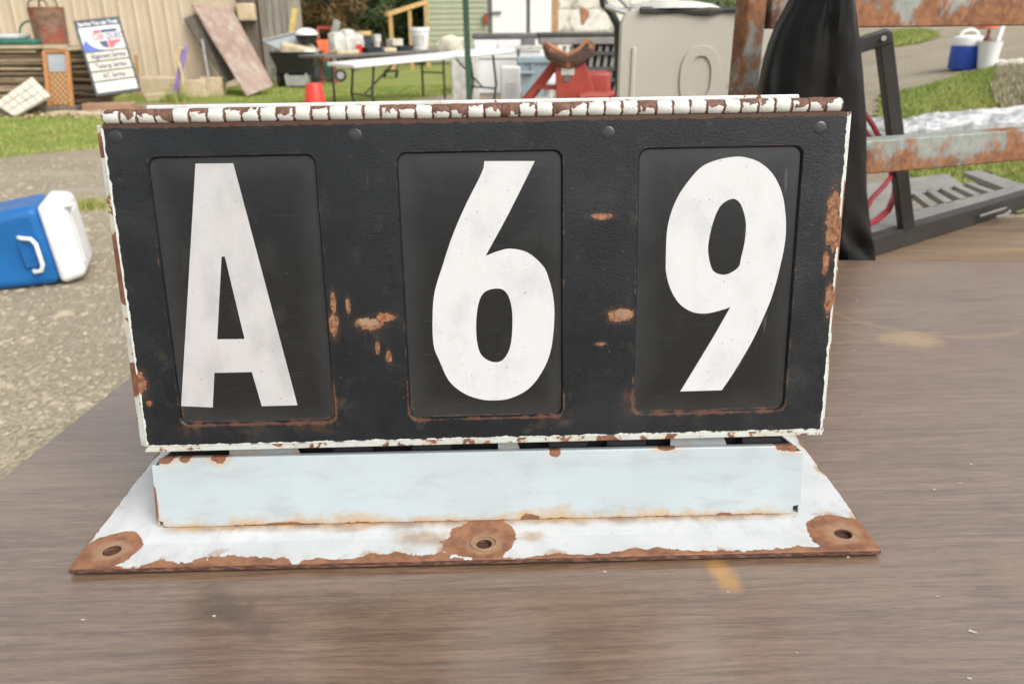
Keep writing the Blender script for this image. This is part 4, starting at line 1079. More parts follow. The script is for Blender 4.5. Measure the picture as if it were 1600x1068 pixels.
MB().lathe([(.135, 0), (.14, .01), (.165, .30), (.178, .305), (.178, .36), (.165, .365), (.155, .36), (.13, .02)], 28).build('body', MAT['whiteplastic'], wb, smooth=True)
lb = MB(); n_ = 9
for i in range(n_):
    t = math.radians(-128 + 74 * i / (n_ - 1) + 0)
    for z in (.06, .24):
        rr = .1395 + (.0255) * z / .3 + .0035
        lb.v.append((rr * math.cos(t), rr * math.sin(t), z))
for i in range(n_ - 1): lb.f.append((2 * i, 2 * i + 2, 2 * i + 3, 2 * i + 1))
lb.build('label', MAT['label'], wb)
# below the dark table
def pblob(x0, y0, x1, y1, Y, name, mat, lab, cat, sy=.6):
    a, b = at(x0, y1, Y), at(x1, y0, Y); w2, h2 = (b.x - a.x) / 2, (b.z - a.z)
    mb = MB(); mb.lathe([(.02, 0)] + [(math.sin(t), (1 - math.cos(t)) / 2) for t in np.linspace(.35, PI - .35, 8)] + [(.02, 1)], 16, wob=bagwob)
    def lump(p): return 1 + .5 * mnoise.noise(Vector((p[0] * 1.7 + px0 * .1, p[1] * 1.7, p[2] * 3.0)))
    px0 = x0
    mb.v = [((a.x + b.x) / 2 + p[0] * w2 * lump(p), Y + p[1] * w2 * sy, a.z + p[2] * h2 * (.75 + .25 * lump(p))) for p in mb.v]
    return mb.build(name, mat, smooth=True, label=lab, category=cat)
pblob(612, 83, 668, 95, 14.7, 'red_cloth', MAT['redcloth'], 'red cloth bundle hanging under the dark table', 'cloth')
pw = empty('small_wheel', tuple(at(533, 127, 13.05)), 'black spoked wheel leaning on the dark table leg', 'wheel')
MB().tube([(.075 * math.cos(t), .02 * math.sin(t), .085 + .075 * math.sin(t)) for t in np.linspace(0, 2 * PI, 20, endpoint=False)], .022, 8, closed=True).build('tyre', MAT['tyre'], pw, smooth=True)
MB().lathe([(.055, -.01), (.055, .01)], 16, (0, 0, .085), Matrix.Rotation(PI / 2, 3, 'X')).build('hub', MAT['greymetal'], pw)
q = on(612, 122); hc = empty('hand_cart', (q.x, q.y, 0), 'small black wheeled cart on the lawn under the tables', 'cart')
for sx in (-.16, .14): MB().lathe([(.09, -.03), (.11, -.015), (.11, .015), (.09, .03)], 16, (sx, 0, .11), Matrix.Rotation(PI / 2 + .3, 3, 'Y')).build('wheel', MAT['tyre'], hc, smooth=True)
MB().box((0, 0, .17), (.34, .25, .06)).build('body', MAT['blacksteel'], hc)
MB().tube([(.1, .1, .2), (.3, .2, .5), (.5, .2, .6)], .015, 6).build('handle', MAT['blacktube'], hc)
pslab(545, 90, 560, 112, 14.2, .2, 'cream_bundle', MAT['cloth'], 'cream bundle standing below the dark table left end', 'bundle', rot=-.4)

# ================================================================== WHITE FOLDING TABLE
A0, A1 = at(553, 104, 10.2), at(806, 80, 11.7)
d = A1 - A0; L = Vector((d.x, d.y, 0)).length; az = math.atan2(d.y, d.x); tilt = math.atan2(d.z, L)
wt = empty('folding_table', (A0.x, A0.y, 0), 'long white plastic folding table with black tube legs', 'table', rz=az)
MB().box((L / 2, .38, 0), (L, .76, .05)).build('tabletop', MAT['whiteplastic'], wt, Matrix.Translation((0, 0, A0.z)) @ Matrix.Rotation(-tilt, 4, 'Y'), bevel=.018, seg=3)
def zt_(s): return A0.z + math.tan(tilt) * s - .03
for fx, sg in ((.32, 1), (L - .32, -1)):
    for fy in (.10, .66):
        MB().tube([(fx + .0, fy, zt_(fx)), (fx - .05 * sg, fy, zt_(fx) * .55), (fx + .05 * sg, fy, .0)], .016, 8).build('leg', MAT['blacktube'], wt, smooth=True)
    MB().tube([(fx - .03 * sg, .10, .42), (fx - .03 * sg, .66, .42)], .012, 8).build('crossbar', MAT['blacktube'], wt)
    MB().tube([(fx - .02 * sg, .38, .42), (fx + .45 * sg, .38, zt_(fx + .45 * sg))], .012, 8).build('brace', MAT['blacktube'], wt)
# green post
q = on(735, 196); gpst = empty('green_post', (q.x, q.y, 0), 'dark green steel post standing behind the number sign', 'post')
MB().bar((0, 0, 0), (-.04, 0, 3.0), .075, .075, (0, 1, 0)).build('shaft', MAT['greenpost'], gpst, bevel=.008)
MB().box((0, 0, .006), (.2, .2, .012)).build('foot_plate', MAT['greenpost'], gpst)

# ================================================================== MIDDLE: SHED, WHITE GOODS
sg = empty('garden_shed', (-.6, 28.0, 0), 'sage green clapboard shed with white double doors', 'shed')
xs0, xs1, xd0, xd1 = at(669, 40, 28).x, at(765, 40, 28).x, at(769, 40, 28).x, at(872, 40, 28).x
cb = None
for k in range(18):
    z0 = .12 + k * .165
    if cb is None:
        mb = MB(); Lx = xs1 - xs0
        mb.hexa([(0, -.035, 0), (Lx, -.035, 0), (Lx, .02, 0), (0, .02, 0), (0, -.008, .172), (Lx, -.008, .172), (Lx, .02, .172), (0, .02, .172)])
        cb = mb.build('clapboard', MAT['siding'], sg, Matrix.Translation((xs0 + .6, 0, z0)))
    else: share(cb, sg, Matrix.Translation((xs0 + .6, 0, z0)))
W(MB().box((xs0 - .05, 28.0, 1.6), (.12, .14, 3.2)), sg).build('corner_board', MAT['siding'], sg)
W(MB().box(((xs0 + xd1) / 2, 30.1, 1.55), (xd1 - xs0, 4.1, 3.1)), sg).build('wall', MAT['siding'], sg)
W(MB().hexa([(xs0 - .3, 27.6, 3.12), (xd1 + .3, 27.6, 3.12), (xd1 + .3, 32.4, 4.0), (xs0 - .3, 32.4, 4.0), (xs0 - .3, 27.6, 3.22), (xd1 + .3, 27.6, 3.22), (xd1 + .3, 32.4, 4.1), (xs0 - .3, 32.4, 4.1)]), sg).build('roof', MAT['roof'], sg)
xm = at(825, 40, 28).x
for a, b in ((xd0, xm - .06), (xm + .06, xd1)):
    dr = W(MB().box(((a + b) / 2, 27.98, 1.55), (b - a, .07, 2.9)), sg).build('door', MAT['whitedoor'], sg, bevel=.01)
    if a == xd0:
        hq = at(775, 20, 27.9); h = W(MB().box(tuple(hq), (.34, .06, .06)), sg).build('handle', MAT['doortrim'], dr); 
W(MB().box((xd0 - .06, 27.99, 1.55), (.1, .1, 2.95)), sg).build('door_frame', MAT['doortrim'], sg)
W(MB().box((xm, 28.02, 1.55), (.1, .06, 2.9)), sg).build('door_frame', MAT['doortrim'], sg)
q = at(759, 30, 27.9); MB().box((0, 0, 0), (.11, .1, .32)).build('red_reflector', MAT['redpaint'], None, Matrix.Translation((q.x, 27.88, q.z)), label='small red marker beside the white shed door', category='marker')
# stair railing
rl = empty('stair_railing', tuple(on(640, 88)), 'yellow lumber stair railing rising to the green shed', 'railing')
pts = [(608, 25), (638, 17), (664, 6)]; Ys = [24.5, 25.5, 26.5]
for (px, py), Y in zip(pts, Ys):
    t = at(px + 2, py, Y); W(MB().bar((t.x, Y, 0), (t.x, Y, t.z), .10, .10), rl).build('post', MAT['yellowwood'], rl)
W(MB().bar(at(604, 23, 24.4), at(666, 3, 26.6), .12, .10), rl).build('handrail', MAT['yellowwood'], rl)
# white shape under beige cloth
pslab(707, 78, 746, 175, 13.0, .45, 'white_cabinet', MAT['bag'], 'narrow pale cabinet standing behind the green post', 'cabinet')
pblob(686, 56, 726, 88, 13.1, 'cloth', MAT['cloth'], 'beige cloth heaped on the pale cabinet', 'cloth', .5)
mb = MB(); 
a, b = at(742, 180, 16.0), at(848, 54, 16.0)
wf = empty('chest_freezer', ((a.x + b.x) / 2, 16.4, 0), 'long white chest freezer with dark lid edge behind the white table', 'freezer')
wx = b.x - a.x
MB().box((0, 0, b.z / 2 - .03), (wx, .75, b.z - .08)).build('body', MAT['whiteplastic'], wf, bevel=.02)
MB().box((0, 0, b.z - .02), (wx + .04, .8, .09)).build('lid', MAT['doortrim'], wf, bevel=.02)
MB().box((0, -.385, b.z * .62), (wx - .05, .03, .02)).build('trim_strip', MAT['label'], wf)
for k in range(3): MB().box((-wx / 2 + wx * (k + .5) / 3, -.385, b.z * .8), (wx / 3 - .06, .03, .16)).build('front_panel', MAT['whitedoor'], wf, bevel=.01)
q = at(825, 66, 15.5); MB().box((0, 0, 0), (.26, .12, .13)).build('radio', MAT['doortrim'], None, Matrix.Translation((q.x, 15.5, q.z)), bevel=.02, label='small dark radio on the grey shelf before the freezer', category='radio')
sh = empty('grey_shelf', tuple(at(832, 150, 15.5)), 'low grey shelf standing right of the white table', 'shelf'); sh.location.z = 0
q = at(832, 74, 15.5); W(MB().box((q.x, 15.5, q.z), (.62, .4, .07)), sh).build('shelf_board', MAT['label'], sh, bevel=.01)
for sx in (-.26, .26): 
    for sy in (-.15, .15): W(MB().bar((q.x + sx, 15.5 + sy, 0), (q.x + sx, 15.5 + sy, q.z), .05, .05), sh).build('leg', MAT['doortrim'], sh)
# white storage bin with vents
a, b = at(783, 190, 12.2), at(813, 104, 12.2)
vb = empty('storage_bin', ((a.x + b.x) / 2, 12.35, 0), 'white ventilated plastic bin under the white folding table', 'bin')
MB().box((0, 0, b.z / 2), (b.x - a.x, .3, b.z)).build('body', MAT['whiteplastic'], vb, bevel=.03, seg=3)
for k in range(9): MB().box((0, -.152, .20 + k * .03), ((b.x - a.x) * .55, .006, .010)).build('vent', MAT['palewhite'], vb)
# blue grey tote
a, b = at(812, 148, 14.3), at(862, 90, 14.3); tw = (b.x - a.x)
tt = empty('storage_tote', ((a.x + b.x) / 2, 14.6, 0), 'blue grey plastic tote behind the red steel stand', 'tote')
taper(MB(), -tw / 2, tw / 2, -.25, .25, 0, b.z - .05, .8, .015).build('body', MAT['tote'], tt, bevel=.015)
taper(MB(), -tw / 2 - .045, tw / 2 + .045, -.29, .29, b.z - .09, b.z, 1.0, .04).build('rim', MAT['tote'], tt, bevel=.012)
MB().box((-tw / 2 + .12, -.27, b.z - .24), (.24, .10, .05)).build('handle', MAT['tote'], tt, bevel=.015)
MB().box((-tw / 2 + .03, -.25, b.z - .165), (.03, .06, .15)).build('handle_rib', MAT['tote'], tt); MB().box((-tw / 2 + .22, -.25, b.z - .165), (.03, .06, .15)).build('handle_rib', MAT['tote'], tt)

# ================================================================== RED STAND
Yr = 9.6
rs = empty('red_stand', tuple(at(898, 158, Yr)), 'red steel stand with rusty V shaped saddle', 'stand'); rs.location.z = 0
def rsl(*p): return at(*p, Yr)
pl_ = [(868, 98), (914, 96), (934, 158), (958, 230), (872, 230)]
mb = MB(); pp = [rsl(*q) for q in pl_]; pp2 = [q + Vector((0, .14, 0)) for q in pp]; n_ = len(pp)
mb.add(pp + pp2, [tuple(reversed(range(n_))), tuple(range(n_, 2 * n_))] + [(i, (i + 1) % n_, n_ + (i + 1) % n_, n_ + i) for i in range(n_)]); mb.f = [tuple(reversed(f)) for f in mb.f]
W(mb, rs).build('upright', MAT['redpaint'], rs, bevel=.008)
q = at(887, 112, Yr - .006); W(MB().box(tuple(q), (.15, .008, .075)), rs).build('label', MAT['label'], rs)
q = at(886, 123, Yr - .006); W(MB().box(tuple(q), (.075, .01, .06)), rs).build('slot', MAT['doortrim'], rs)
W(MB().tube([rsl(850, 68), rsl(858, 84), rsl(872, 94), rsl(890, 97), rsl(908, 92), rsl(920, 80), rsl(927, 68)], [.03, .06, .075, .08, .07, .055, .03], 8), rs).build('saddle', MAT['rustsaddle'], rs, smooth=True)
W(MB().tube([at(852, 66, Yr - .12), at(866, 76, Yr - .12), at(888, 86, Yr - .12), at(906, 76, Yr - .12), at(914, 66, Yr - .12), at(924, 62, Yr - .1)], .022, 8), rs).build('saddle_lip', MAT['rustpatch'], rs, smooth=True)
g0 = on(790, 190); g0 = Vector((at(780, 190, 9.9).x, 9.9, 0))
W(MB().bar(g0, at(868, 100, 9.75), .11, .05, (0, 1, 0)), rs).build('brace', MAT['redpaint'], rs)
W(MB().bar(at(822, 158, 9.75), at(840, 134, 9.75), .06, .05, (0, 1, 0)), rs).build('brace', MAT['redpaint'], rs)
W(MB().bar(at(836, 136, 9.75), at(870, 137, 9.7), .06, .05), rs).build('crossbar', MAT['redpaint'], rs)
W(MB().tube([at(906, 154, Yr - .3), at(920, 150, Yr - .3), at(945, 151, Yr - .3), at(968, 144, Yr - .3)], [.06, .06, .05, .045], 8), rs).build('arm', MAT['redpaint'], rs, smooth=True)
W(MB().box(tuple(at(918, 152, Yr - .12)), (.12, .4, .1)), rs).build('arm_block', MAT['redpaint'], rs)
q = at(860, 125, 10.6); MB().lathe([(.05, -.13), (.085, -.12), (.085, .11), (.07, .14), (.04, .15)], 18, tuple(q), Matrix.Rotation(1.4, 3, 'X')).build('white_jug', MAT['whiteplastic'], smooth=True, label='white round jug lying behind the red stand brace', category='jug')
q0 = at(862, 160, 10.6)
MB().tube([(q.x - .02, 10.65, 0), (q.x - .02, 10.65, q.z - .085)], .06, 12).build('white_pipe', MAT['palewhite'], smooth=True, label='short pale pipe standing under the white jug', category='pipe')
pslab(826, 154, 858, 160, 10.2, .3, 'green_tray', MAT['siding'], 'dull green tray behind the red stand foot', 'tray')
W(MB().box(tuple(at(930, 140, Yr + .28)), (.34, .30, .42)), rs).build('housing', MAT['redpaint'], rs, bevel=.05, seg=3)
W(MB().bar(at(915, 230, Yr + .28), at(922, 160, Yr + .28), .16, .16, (0, 1, 0)), rs).build('pedestal', MAT['redpaint'], rs, bevel=.01)
# dark crate with grey lid
a, b = at(842, 230, 11.2), at(1010, 50, 11.2); cw = b.x - a.x
ck = empty('plastic_crate', ((a.x + b.x) / 2, 11.2, 0), 'tall dark slotted crate with grey lid behind the red stand', 'crate')
cx_ = (a.x + b.x) / 2
zl = at(900, 70, 11.2).z; zl2 = at(900, 58, 11.2).z
MB().box((0, .3, (zl + zl2) / 2), (cw, .6, zl2 - zl)).build('lid', MAT['greylid'], ck, bevel=.015)
MB().box((-.0, .3, (zl2 + b.z) / 2 + .002), (cw + .05, .62, b.z - zl2)).build('lid_rim', MAT['grille'], ck, bevel=.02)
MB().box((.22, .35, zl / 2), (cw - .5, .4, zl - .002)).build('inner_wall', MAT['grille'], ck)
zz = [at(900, y, 11.2).z for y in (84, 108, 126, 150, 180)]
for z in zz: MB().box((.22, .045, z), (cw - .46, .05, .045)).build('rail', MAT['grille'], ck)
sl = None
for k in range(13):
    x = -.42 + k * .095
    m_ = Matrix.Translation((x, .08, zl / 2)) @ Matrix.Rotation(.12, 4, 'Y')
    if sl is None: sl = MB().box((0, 0, 0), (.045, .05, zl - .03)).build('slat', MAT['greylid'], ck, m_)
    else: share(sl, ck, m_)
# pale blotchy wall behind and brown post
pw_ = empty('blotchy_wall', (2.3, 21, 0), 'white blotchy board wall right of the white doors', 'wall')
xa, xb = at(872, 20, 21).x, at(1060, 20, 21).x
for k in range(5):
    z0 = .1 + k * .5; W(MB().box(((xa + xb) / 2, 21 + random.uniform(0, .02), z0 + .245), (xb - xa, .05, .485)), pw_).build('board', MAT['blotched'], pw_, bevel=.008)
q = at(913, 24, 20.95); mb = MB(); mb.lathe([(1, 0), (.9, .012)], 12, m=Matrix.Rotation(PI / 2, 3, 'X'), wob=lambda p, t: p * (1 + .25 * math.sin(3 * t + 1)))
mb.v = [(q.x + p[0] * .10, 20.955 + p[1], q.z + p[2] * .19) for p in mb.v]; W(mb, pw_).build('rust_patch', MAT['rustpatch'], pw_)
q = at(867, 20, 20.9); MB().bar((q.x, 20.9, 0), (q.x, 20.9, 3.0), .16, .12).build('brown_post', MAT['brownpost'], label='brown timber post between white doors and blotchy wall', category='post')
# chair frame tubes
fc = empty('chair_frame', tuple(at(965, 60, 5.2)), 'bent steel chair frame behind the beige tailgate', 'chair'); fc.location.z = 0
W(MB().tube([at(938, -20, 5.2), at(944, 8, 5.2), at(955, 20, 5.2), at(965, 40, 5.25), at(966, 90, 5.3), at(968, 240, 5.4)], .024, 8), fc).build('frame_tube', MAT['blacktube'], fc, smooth=True)
W(MB().tube([at(946, 10, 5.1), at(960, 15, 5.08), at(990, 24, 5.05), at(1040, 40, 5.0)], .014, 8), fc).build('armrest', MAT['chrome'], fc, smooth=True)
W(MB().tube([at(960, -10, 5.3), at(985, 14, 5.3), at(1010, 60, 5.3), at(1012, 240, 5.4)], .014, 8), fc).build('frame_tube', MAT['greymetal'], fc, smooth=True)
for q in ((968, 240, 5.4), (1012, 240, 5.4)):
    p = at(*q); W(MB().tube([tuple(p), (p.x, p.y, 0)], .018, 8), fc).build('leg', MAT['blacktube'], fc)

# ================================================================== RIGHT: PLATFORM, RACK, TAILGATE, TARP, RAMP
DZ = .58
pf = empty('wooden_platform', (1.7, 2.3, 0), 'low plank platform behind the wood grain table', 'platform')
for k in range(7):
    y = 1.80 + k * .150
    W(MB().box((1.75, y + .07, DZ - .018), (3.3, .146, .036)), pf).build('plank', MAT['deckwood'], pf, bevel=.003)
for x in (.3, 1.75, 3.2):
    for y in (1.9, 2.75):
        g = terrain(x, y); W(MB().box((x, y, (DZ - .036 + g) / 2), (.09, .09, DZ - .036 - g)), pf).build('leg', MAT['dark_timber'], pf)
rk = empty('rusty_rack', tuple(at(1165, 157, 1.95)), 'rusty pale green steel rack on the plank platform', 'rack'); rk.location.z = DZ
R0 = Vector((.545, 1.945, 0)); RD = Vector((.53, .2, 0)).normalized(); RN = Vector((-RD.y, RD.x, 0))
def rb_(s, z): return R0 + RD * s + Vector((0, 0, z))
MAT['rack_post'] = rack_mat(0, R0.x - rk.location.x, 2.4, 12)
W(MB().bar(rb_(0, DZ), rb_(0, 1.9), .050, .050, RN), rk).build('post', MAT['rack_post'], rk, bevel=.004)
W(MB().bar(rb_(2.6, DZ), rb_(2.6, 1.9), .062, .062, RN), rk).build('post', MAT['rack'], rk, bevel=.004)
W(MB().bar(rb_(.034, .919), rb_(2.56, .921), .06, .085, (0, 0, 1)), rk).build('crossbeam', MAT['rack'], rk, bevel=.004)
W(MB().bar(rb_(.034, 1.272), rb_(2.56, 1.274), .06, .09, (0, 0, 1)), rk).build('crossbeam', MAT['rack_top'], rk, bevel=.004)
# tailgate
Yt = 2.42
tg = empty('tailgate', tuple(at(1100, 200, Yt)), 'beige pickup tailgate with embossed letter standing behind the rusty rack', 'tailgate'); tg.location.z = DZ
xa, xb, zt0 = at(969, 100, Yt).x, at(969, 100, Yt).x + .64, at(1050, 14, Yt).z
og = []
for p in rrect(xa, xb, DZ, zt0, .045, 6): og.append(p)
mb = MB(); mb.plate(og, [], Yt, Yt + .05); W(mb, tg).build('panel', MAT['tailgate'], tg, bevel=.012, seg=3)
def ring_letter(px, py, w2, h2):
    c = at(px, py, Yt)
    def el(k, kk): return [(c.x + w2 * k * math.copysign(abs(math.cos(t)) ** .85, math.cos(t)), c.z + h2 * kk * math.copysign(abs(math.sin(t)) ** .85, math.sin(t))) for t in np.linspace(0, 2 * PI, 40, endpoint=False)]
    o = el(1, 1); i_ = el(.55, .68)
    mb = MB(); mb.plate(o, [i_], Yt - .0055, Yt + .002); W(mb, tg).build('embossed_letter', MAT['tailgate'], tg, bevel=.0054, seg=4)
ring_letter(1093, 122, .058, .088); ring_letter(1216, 122, .058, .088)
for pxx in (985, ): 
    q0, q1 = at(988, 20, Yt - .001), at(988, 150, Yt - .001)
    W(MB().box(((q0.x + q1.x) / 2 + .004, Yt - .002, (DZ + zt0) / 2 - .03), (.012, .007, zt0 - DZ - .14)), tg).build('pressed_rib', MAT['tailgate'], tg, bevel=.003)
mb = MB(); sp2 = []
for k in range(15):
    x = xa + .05 + (xb - xa - .1) * k / 14; sp2.append((x, Yt - .004 + random.uniform(-.003, .002), zt0 - .004 + random.uniform(-.005, .004)))
W(mb.tube(sp2, [random.uniform(.006, .012) for _ in sp2], 6), tg).build('edge_seal', MAT['seal'], tg)
mb = MB(); a = at(988, 6, Yt + .02); mb.lathe([(.02, 0), (1, .1), (.9, .6), (.4, 1)], 16, wob=bagwob); mb.v = [(a.x + .115 + p[0] * .125, Yt + .025 + p[1] * .04, zt0 + .0 + p[2] * .022) for p in mb.v]  # pale lump added to imitate the highlights along the tailgate's top edge
mb.build('tailgate_top_highlight', MAT['bag'], smooth=True, label='added pale strip imitating highlights on the tailgate top edge', category='highlight strip')
# black tarp hanging from the upper beam
Lx = [(1.42, 1238), (1.2895, 1236), (1.20, 1212), (1.12, 1197), (1.02, 1188), (.93, 1183), (.80, 1180), (.67, 1176)]
def interp(z, tab):
    for (z1, v1), (z0, v0) in zip(tab, tab[1:]):
        if z >= z0: return v0 + (v1 - v0) * (z - z0) / (z1 - z0)
    return tab[-1][1]
Yk = 1.80
def edge_tab(pts): return [(at(px, py, Yk).z, at(px, py, Yk).x) for px, py in pts]
LT = edge_tab([(1262, -60), (1236, 0), (1213, 42), (1200, 76), (1190, 116), (1184, 158), (1180, 250), (1176, 420), (1176, 500)])
RT = edge_tab([(1318, -60), (1333, 0), (1340, 50), (1347, 110), (1352, 205), (1353, 295), (1359, 360), (1367, 410), (1369, 500)])
mb = MB(); nz_, nx_ = 44, 60; ztop, zbot = 1.36, DZ + .002
for j in range(nz_):
    z = ztop + (zbot - ztop) * j / (nz_ - 1); xl_, xr_ = interp(z, LT), interp(z, RT); low = max(0, (.95 - z) / .3)
    for i in range(nx_):
        t = 2 * PI * i / nx_; cx_, hw = (xl_ + xr_) / 2, (xr_ - xl_) / 2
        c_, s_ = math.cos(t), math.sin(t); u_ = c_
        fold = .6 * .010 * math.sin(u_ * 7.5 + 1.0 + .8 * math.sin(z * 3)) + .0025 * math.sin(u_ * 15 + 2 + z * 4) + low * .010 * math.sin(u_ * 9 + z * 34 + 2 * math.sin(z * 17)) + .004 * mnoise.noise(Vector((u_ * 4, z * 9, 2.0))) + .003 * mnoise.noise(Vector((u_ * 9, z * 22, 7.0)))
        dep = .052 * (abs(s_) ** .6) * (1 if s_ > 0 else -1)
        k = min(1, (ztop - z) / .05 + .15)
        mb.v.append((cx_ + hw * c_ + low * .004 * math.sin(z * 60 + i), Yk + (dep * k) + (fold if s_ < 0 else 0), z))
for j in range(nz_ - 1):
    for i in range(nx_): mb.f.append((j * nx_ + i, (j + 1) * nx_ + i, (j + 1) * nx_ + (i + 1) % nx_, j * nx_ + (i + 1) % nx_))
mb.f.append(tuple(range(nx_))); mb.f.append(tuple((nz_ - 1) * nx_ + i for i in reversed(range(nx_))))
mb.build('black_tarp', MAT['tarp'], smooth=True, label='tall black plastic tarp hanging in folds beside the rusty rack', category='tarp')
# slatted steel ramp lying on the platform
ZR = DZ + .062
Ra, Rb, Rc, Rd = on(1352, 371, ZR), on(1640, 288, ZR), on(1556, 262, ZR), on(1340, 288, ZR)
rp = empty('slatted_ramp', tuple((Ra + Rb) / 2), 'dark steel ramp with slats lying behind the lower rusty beam', 'ramp'); rp.location.z = DZ
dn = Vector((0, 0, -.03))
W(MB().bar(Ra + dn, Rb + dn, .04, .062), rp).build('side_rail', MAT['blacksteel'], rp, bevel=.004)
def ri(u, v): return Ra * (1 - u) * (1 - v) + Rb * u * (1 - v) + Rc * u * v + Rd * (1 - u) * v
W(MB().slab([ri(0.0, .05), ri(1.0, .05), ri(1.0, .22), ri(0.0, .22)], .012), rp).build('side_plate', MAT['ramp'], rp, bevel=.002)
W(MB().slab([ri(0.0, .58), ri(.62, .58), ri(.62, 1), ri(0.0, 1)], .012), rp).build('side_plate', MAT['ramp'], rp, bevel=.002)
W(MB().slab([ri(0.0, .226), ri(.22, .226), ri(.22, .575), ri(0.0, .575)], .012), rp).build('end_plate', MAT['ramp'], rp)
for k in range(6):
    u0 = .25 + k * .085
    W(MB().slab([ri(u0, .20), ri(u0 + .04, .20), ri(u0 + .005, .60), ri(u0 - .035, .60)], .02), rp).build('slat', MAT['ramp'], rp)
W(MB().slab([ri(.78, .2), ri(.90, .2), ri(.86, .98), ri(.74, .98)], .02), rp).build('end_plate', MAT['ramp'], rp)
for q in (Rc * .93 + Rd * .07, Rd * .9 + Rc * .1):
    W(MB().bar((q.x, q.y, terrain(q.x, q.y)), (q.x, q.y, ZR - .013), .035, .035), rp).build('leg', MAT['blacksteel'], rp)
W(MB().tube([on(1530, 338, DZ + .035), on(1555, 330, DZ + .04), on(1572, 325, DZ + .04), on(1578, 330, DZ + .035), on(1570, 336, DZ + .03), on(1556, 339, DZ + .03)], .005, 8), rp).build('hook', MAT['ramp'], rp, smooth=True)
# black post with arm
pb = on(1416, 356, ZR); pt = at(1379, 50, pb.y - .05)
bp = empty('black_stand', tuple(pb), 'black steel upright with side arm standing on the ramp', 'stand')
W(MB().bar(pb + Vector((0, 0, .0)), pt, .040, .04, (0, 1, 0)), bp).build('upright', MAT['blacksteel'], bp, bevel=.004)
W(MB().bar(at(1325, 76, pt.y + .01), at(1388, 56, pt.y), .04, .045, (0, 1, 0)), bp).build('arm', MAT['blacksteel'], bp, bevel=.004)
W(MB().lathe([(.007, 0), (.007, .006)], 12, tuple(at(1380, 60, pt.y - .025)), Matrix.Rotation(PI / 2, 3, 'X')), bp).build('bolt', MAT['greymetal'], bp)
# red hose
Yh = 2.42
MB().tube([at(1350, 176, Yh), at(1364, 196, Yh), at(1380, 226, Yh), at(1390, 250, Yh), at(1393, 275, Yh), at(1380, 292, Yh - .05), at(1362, 310, Yh - .08), at(1352, 330, Yh - .1)], .0075, 8).build('red_hose', MAT['redhose'], smooth=True, label='red hose looping down right of the black tarp', category='hose')
MB().tube([at(1352, 352, Yh - .05), at(1370, 344, Yh), at(1388, 328, Yh + .03), at(1397, 308, Yh + .06), at(1399, 290, Yh + .1)], .010, 8).build('red_hose', MAT['redhose'], smooth=True, label='thicker red hose end by the foot of the black upright', category='hose')
MB().tube([at(1348, 200, Yh + .02), at(1356, 214, Yh + .02), at(1372, 222, Yh + .02), at(1392, 232, Yh + .02)], .009, 8).build('red_strap', MAT['redhose'], smooth=True, label='short dark red strap above the lower rusty beam', category='strap')
# foil covered low box
q0, q1 = on_ground(1395, 238), on_ground(1640, 222)
fb = empty('covered_box', tuple((q0 + q1) / 2), 'low box under crumpled silver sheeting on the right grass', 'covered box')
up = Vector((0, 0, .13)); bk = Vector((-.1, .62, .03)); ex = (q1 - q0).normalized() * .8
lo_ = Vector((0, 0, -.05))
W(MB().hexa([q0 + lo_, q1 + ex + lo_, q1 + ex + bk + lo_, q0 + bk + lo_, q0 + up * .9, q1 + ex + up * .9, q1 + ex + bk + up * .9, q0 + bk + up * .9]), fb).build('body', MAT['palewhite'], fb, bevel=.02)
mb = MB(); nu, nv = 40, 16
for j in range(nv):
    for i in range(nu):
        u_, v_ = i / (nu - 1), j / (nv - 1); p = q0 * (1 - u_) + (q1 + ex) * u_ + bk * v_ + up * .93
        n1 = mnoise.noise(Vector((u_ * 14, v_ * 6, 1.0))) * .035 + mnoise.noise(Vector((u_ * 34, v_ * 13, 4.0))) * .02
        e = min(u_, 1 - u_, v_ * .5, (1 - v_) * .5); p.z += n1 - max(0, .03 - e) * 3.5 + .03
        mb.v.append(tuple(p))
for j in range(nv - 1):
    for i in range(nu - 1): mb.f.append((j * nu + i, j * nu + i + 1, (j + 1) * nu + i + 1, (j + 1) * nu + i))
so = W(mb, fb).build('silver_sheet', MAT['foil'], fb); s_ = so.modifiers.new('solid', 'SOLIDIFY'); s_.thickness = .012
# water jug and bucket
def pxm(Y, z=.7): return 1244 / (Y * cp + (EYE - z) * sp)     # pixels per metre
g = on_ground(1505, 108); sc = pxm(g.y, g.z)
wj = empty('water_jug', tuple(g), 'blue water cooler jug with white lid and handle on the gravel drive', 'water jug')
r_ = 46 / sc / 2; h_ = 40 / sc
MB().lathe([(r_ * .94, 0), (r_, .02), (r_, h_ * .9), (r_ * .97, h_)], 28).build('body', MAT['jugblue'], wj, smooth=True)
MB().lathe([(r_ * 1.04, h_ * .86), (r_ * 1.05, h_), (r_ * .95, h_ * 1.16), (r_ * .55, h_ * 1.24)], 28).build('lid', MAT['whiteplastic'], wj, smooth=True)
MB().tube([(r_ * .62 * math.cos(t), 0, h_ * 1.18 + r_ * .42 * math.sin(t)) for t in np.linspace(0, PI, 14)], r_ * .10, 8).build('handle', MAT['whiteplastic'], wj, smooth=True)
MB().box((r_ * .62, -r_ * .85, h_ * .12), (r_ * .2, r_ * .25, r_ * .2)).build('spout', MAT['redplastic'], wj)
g = on_ground(1540, 107); sc = pxm(g.y, g.z); br = 30 / sc / 2; bh = 40 / sc
bk_ = empty('bucket', tuple(g), 'white bucket beside the blue water jug', 'bucket')
MB().lathe([(br * .8, 0), (br * 1.15, bh), (br * 1.2, bh), (br * 1.1, bh * .98), (br * .76, .02)], 24).build('body', MAT['whiteplastic'], bk_, smooth=True)
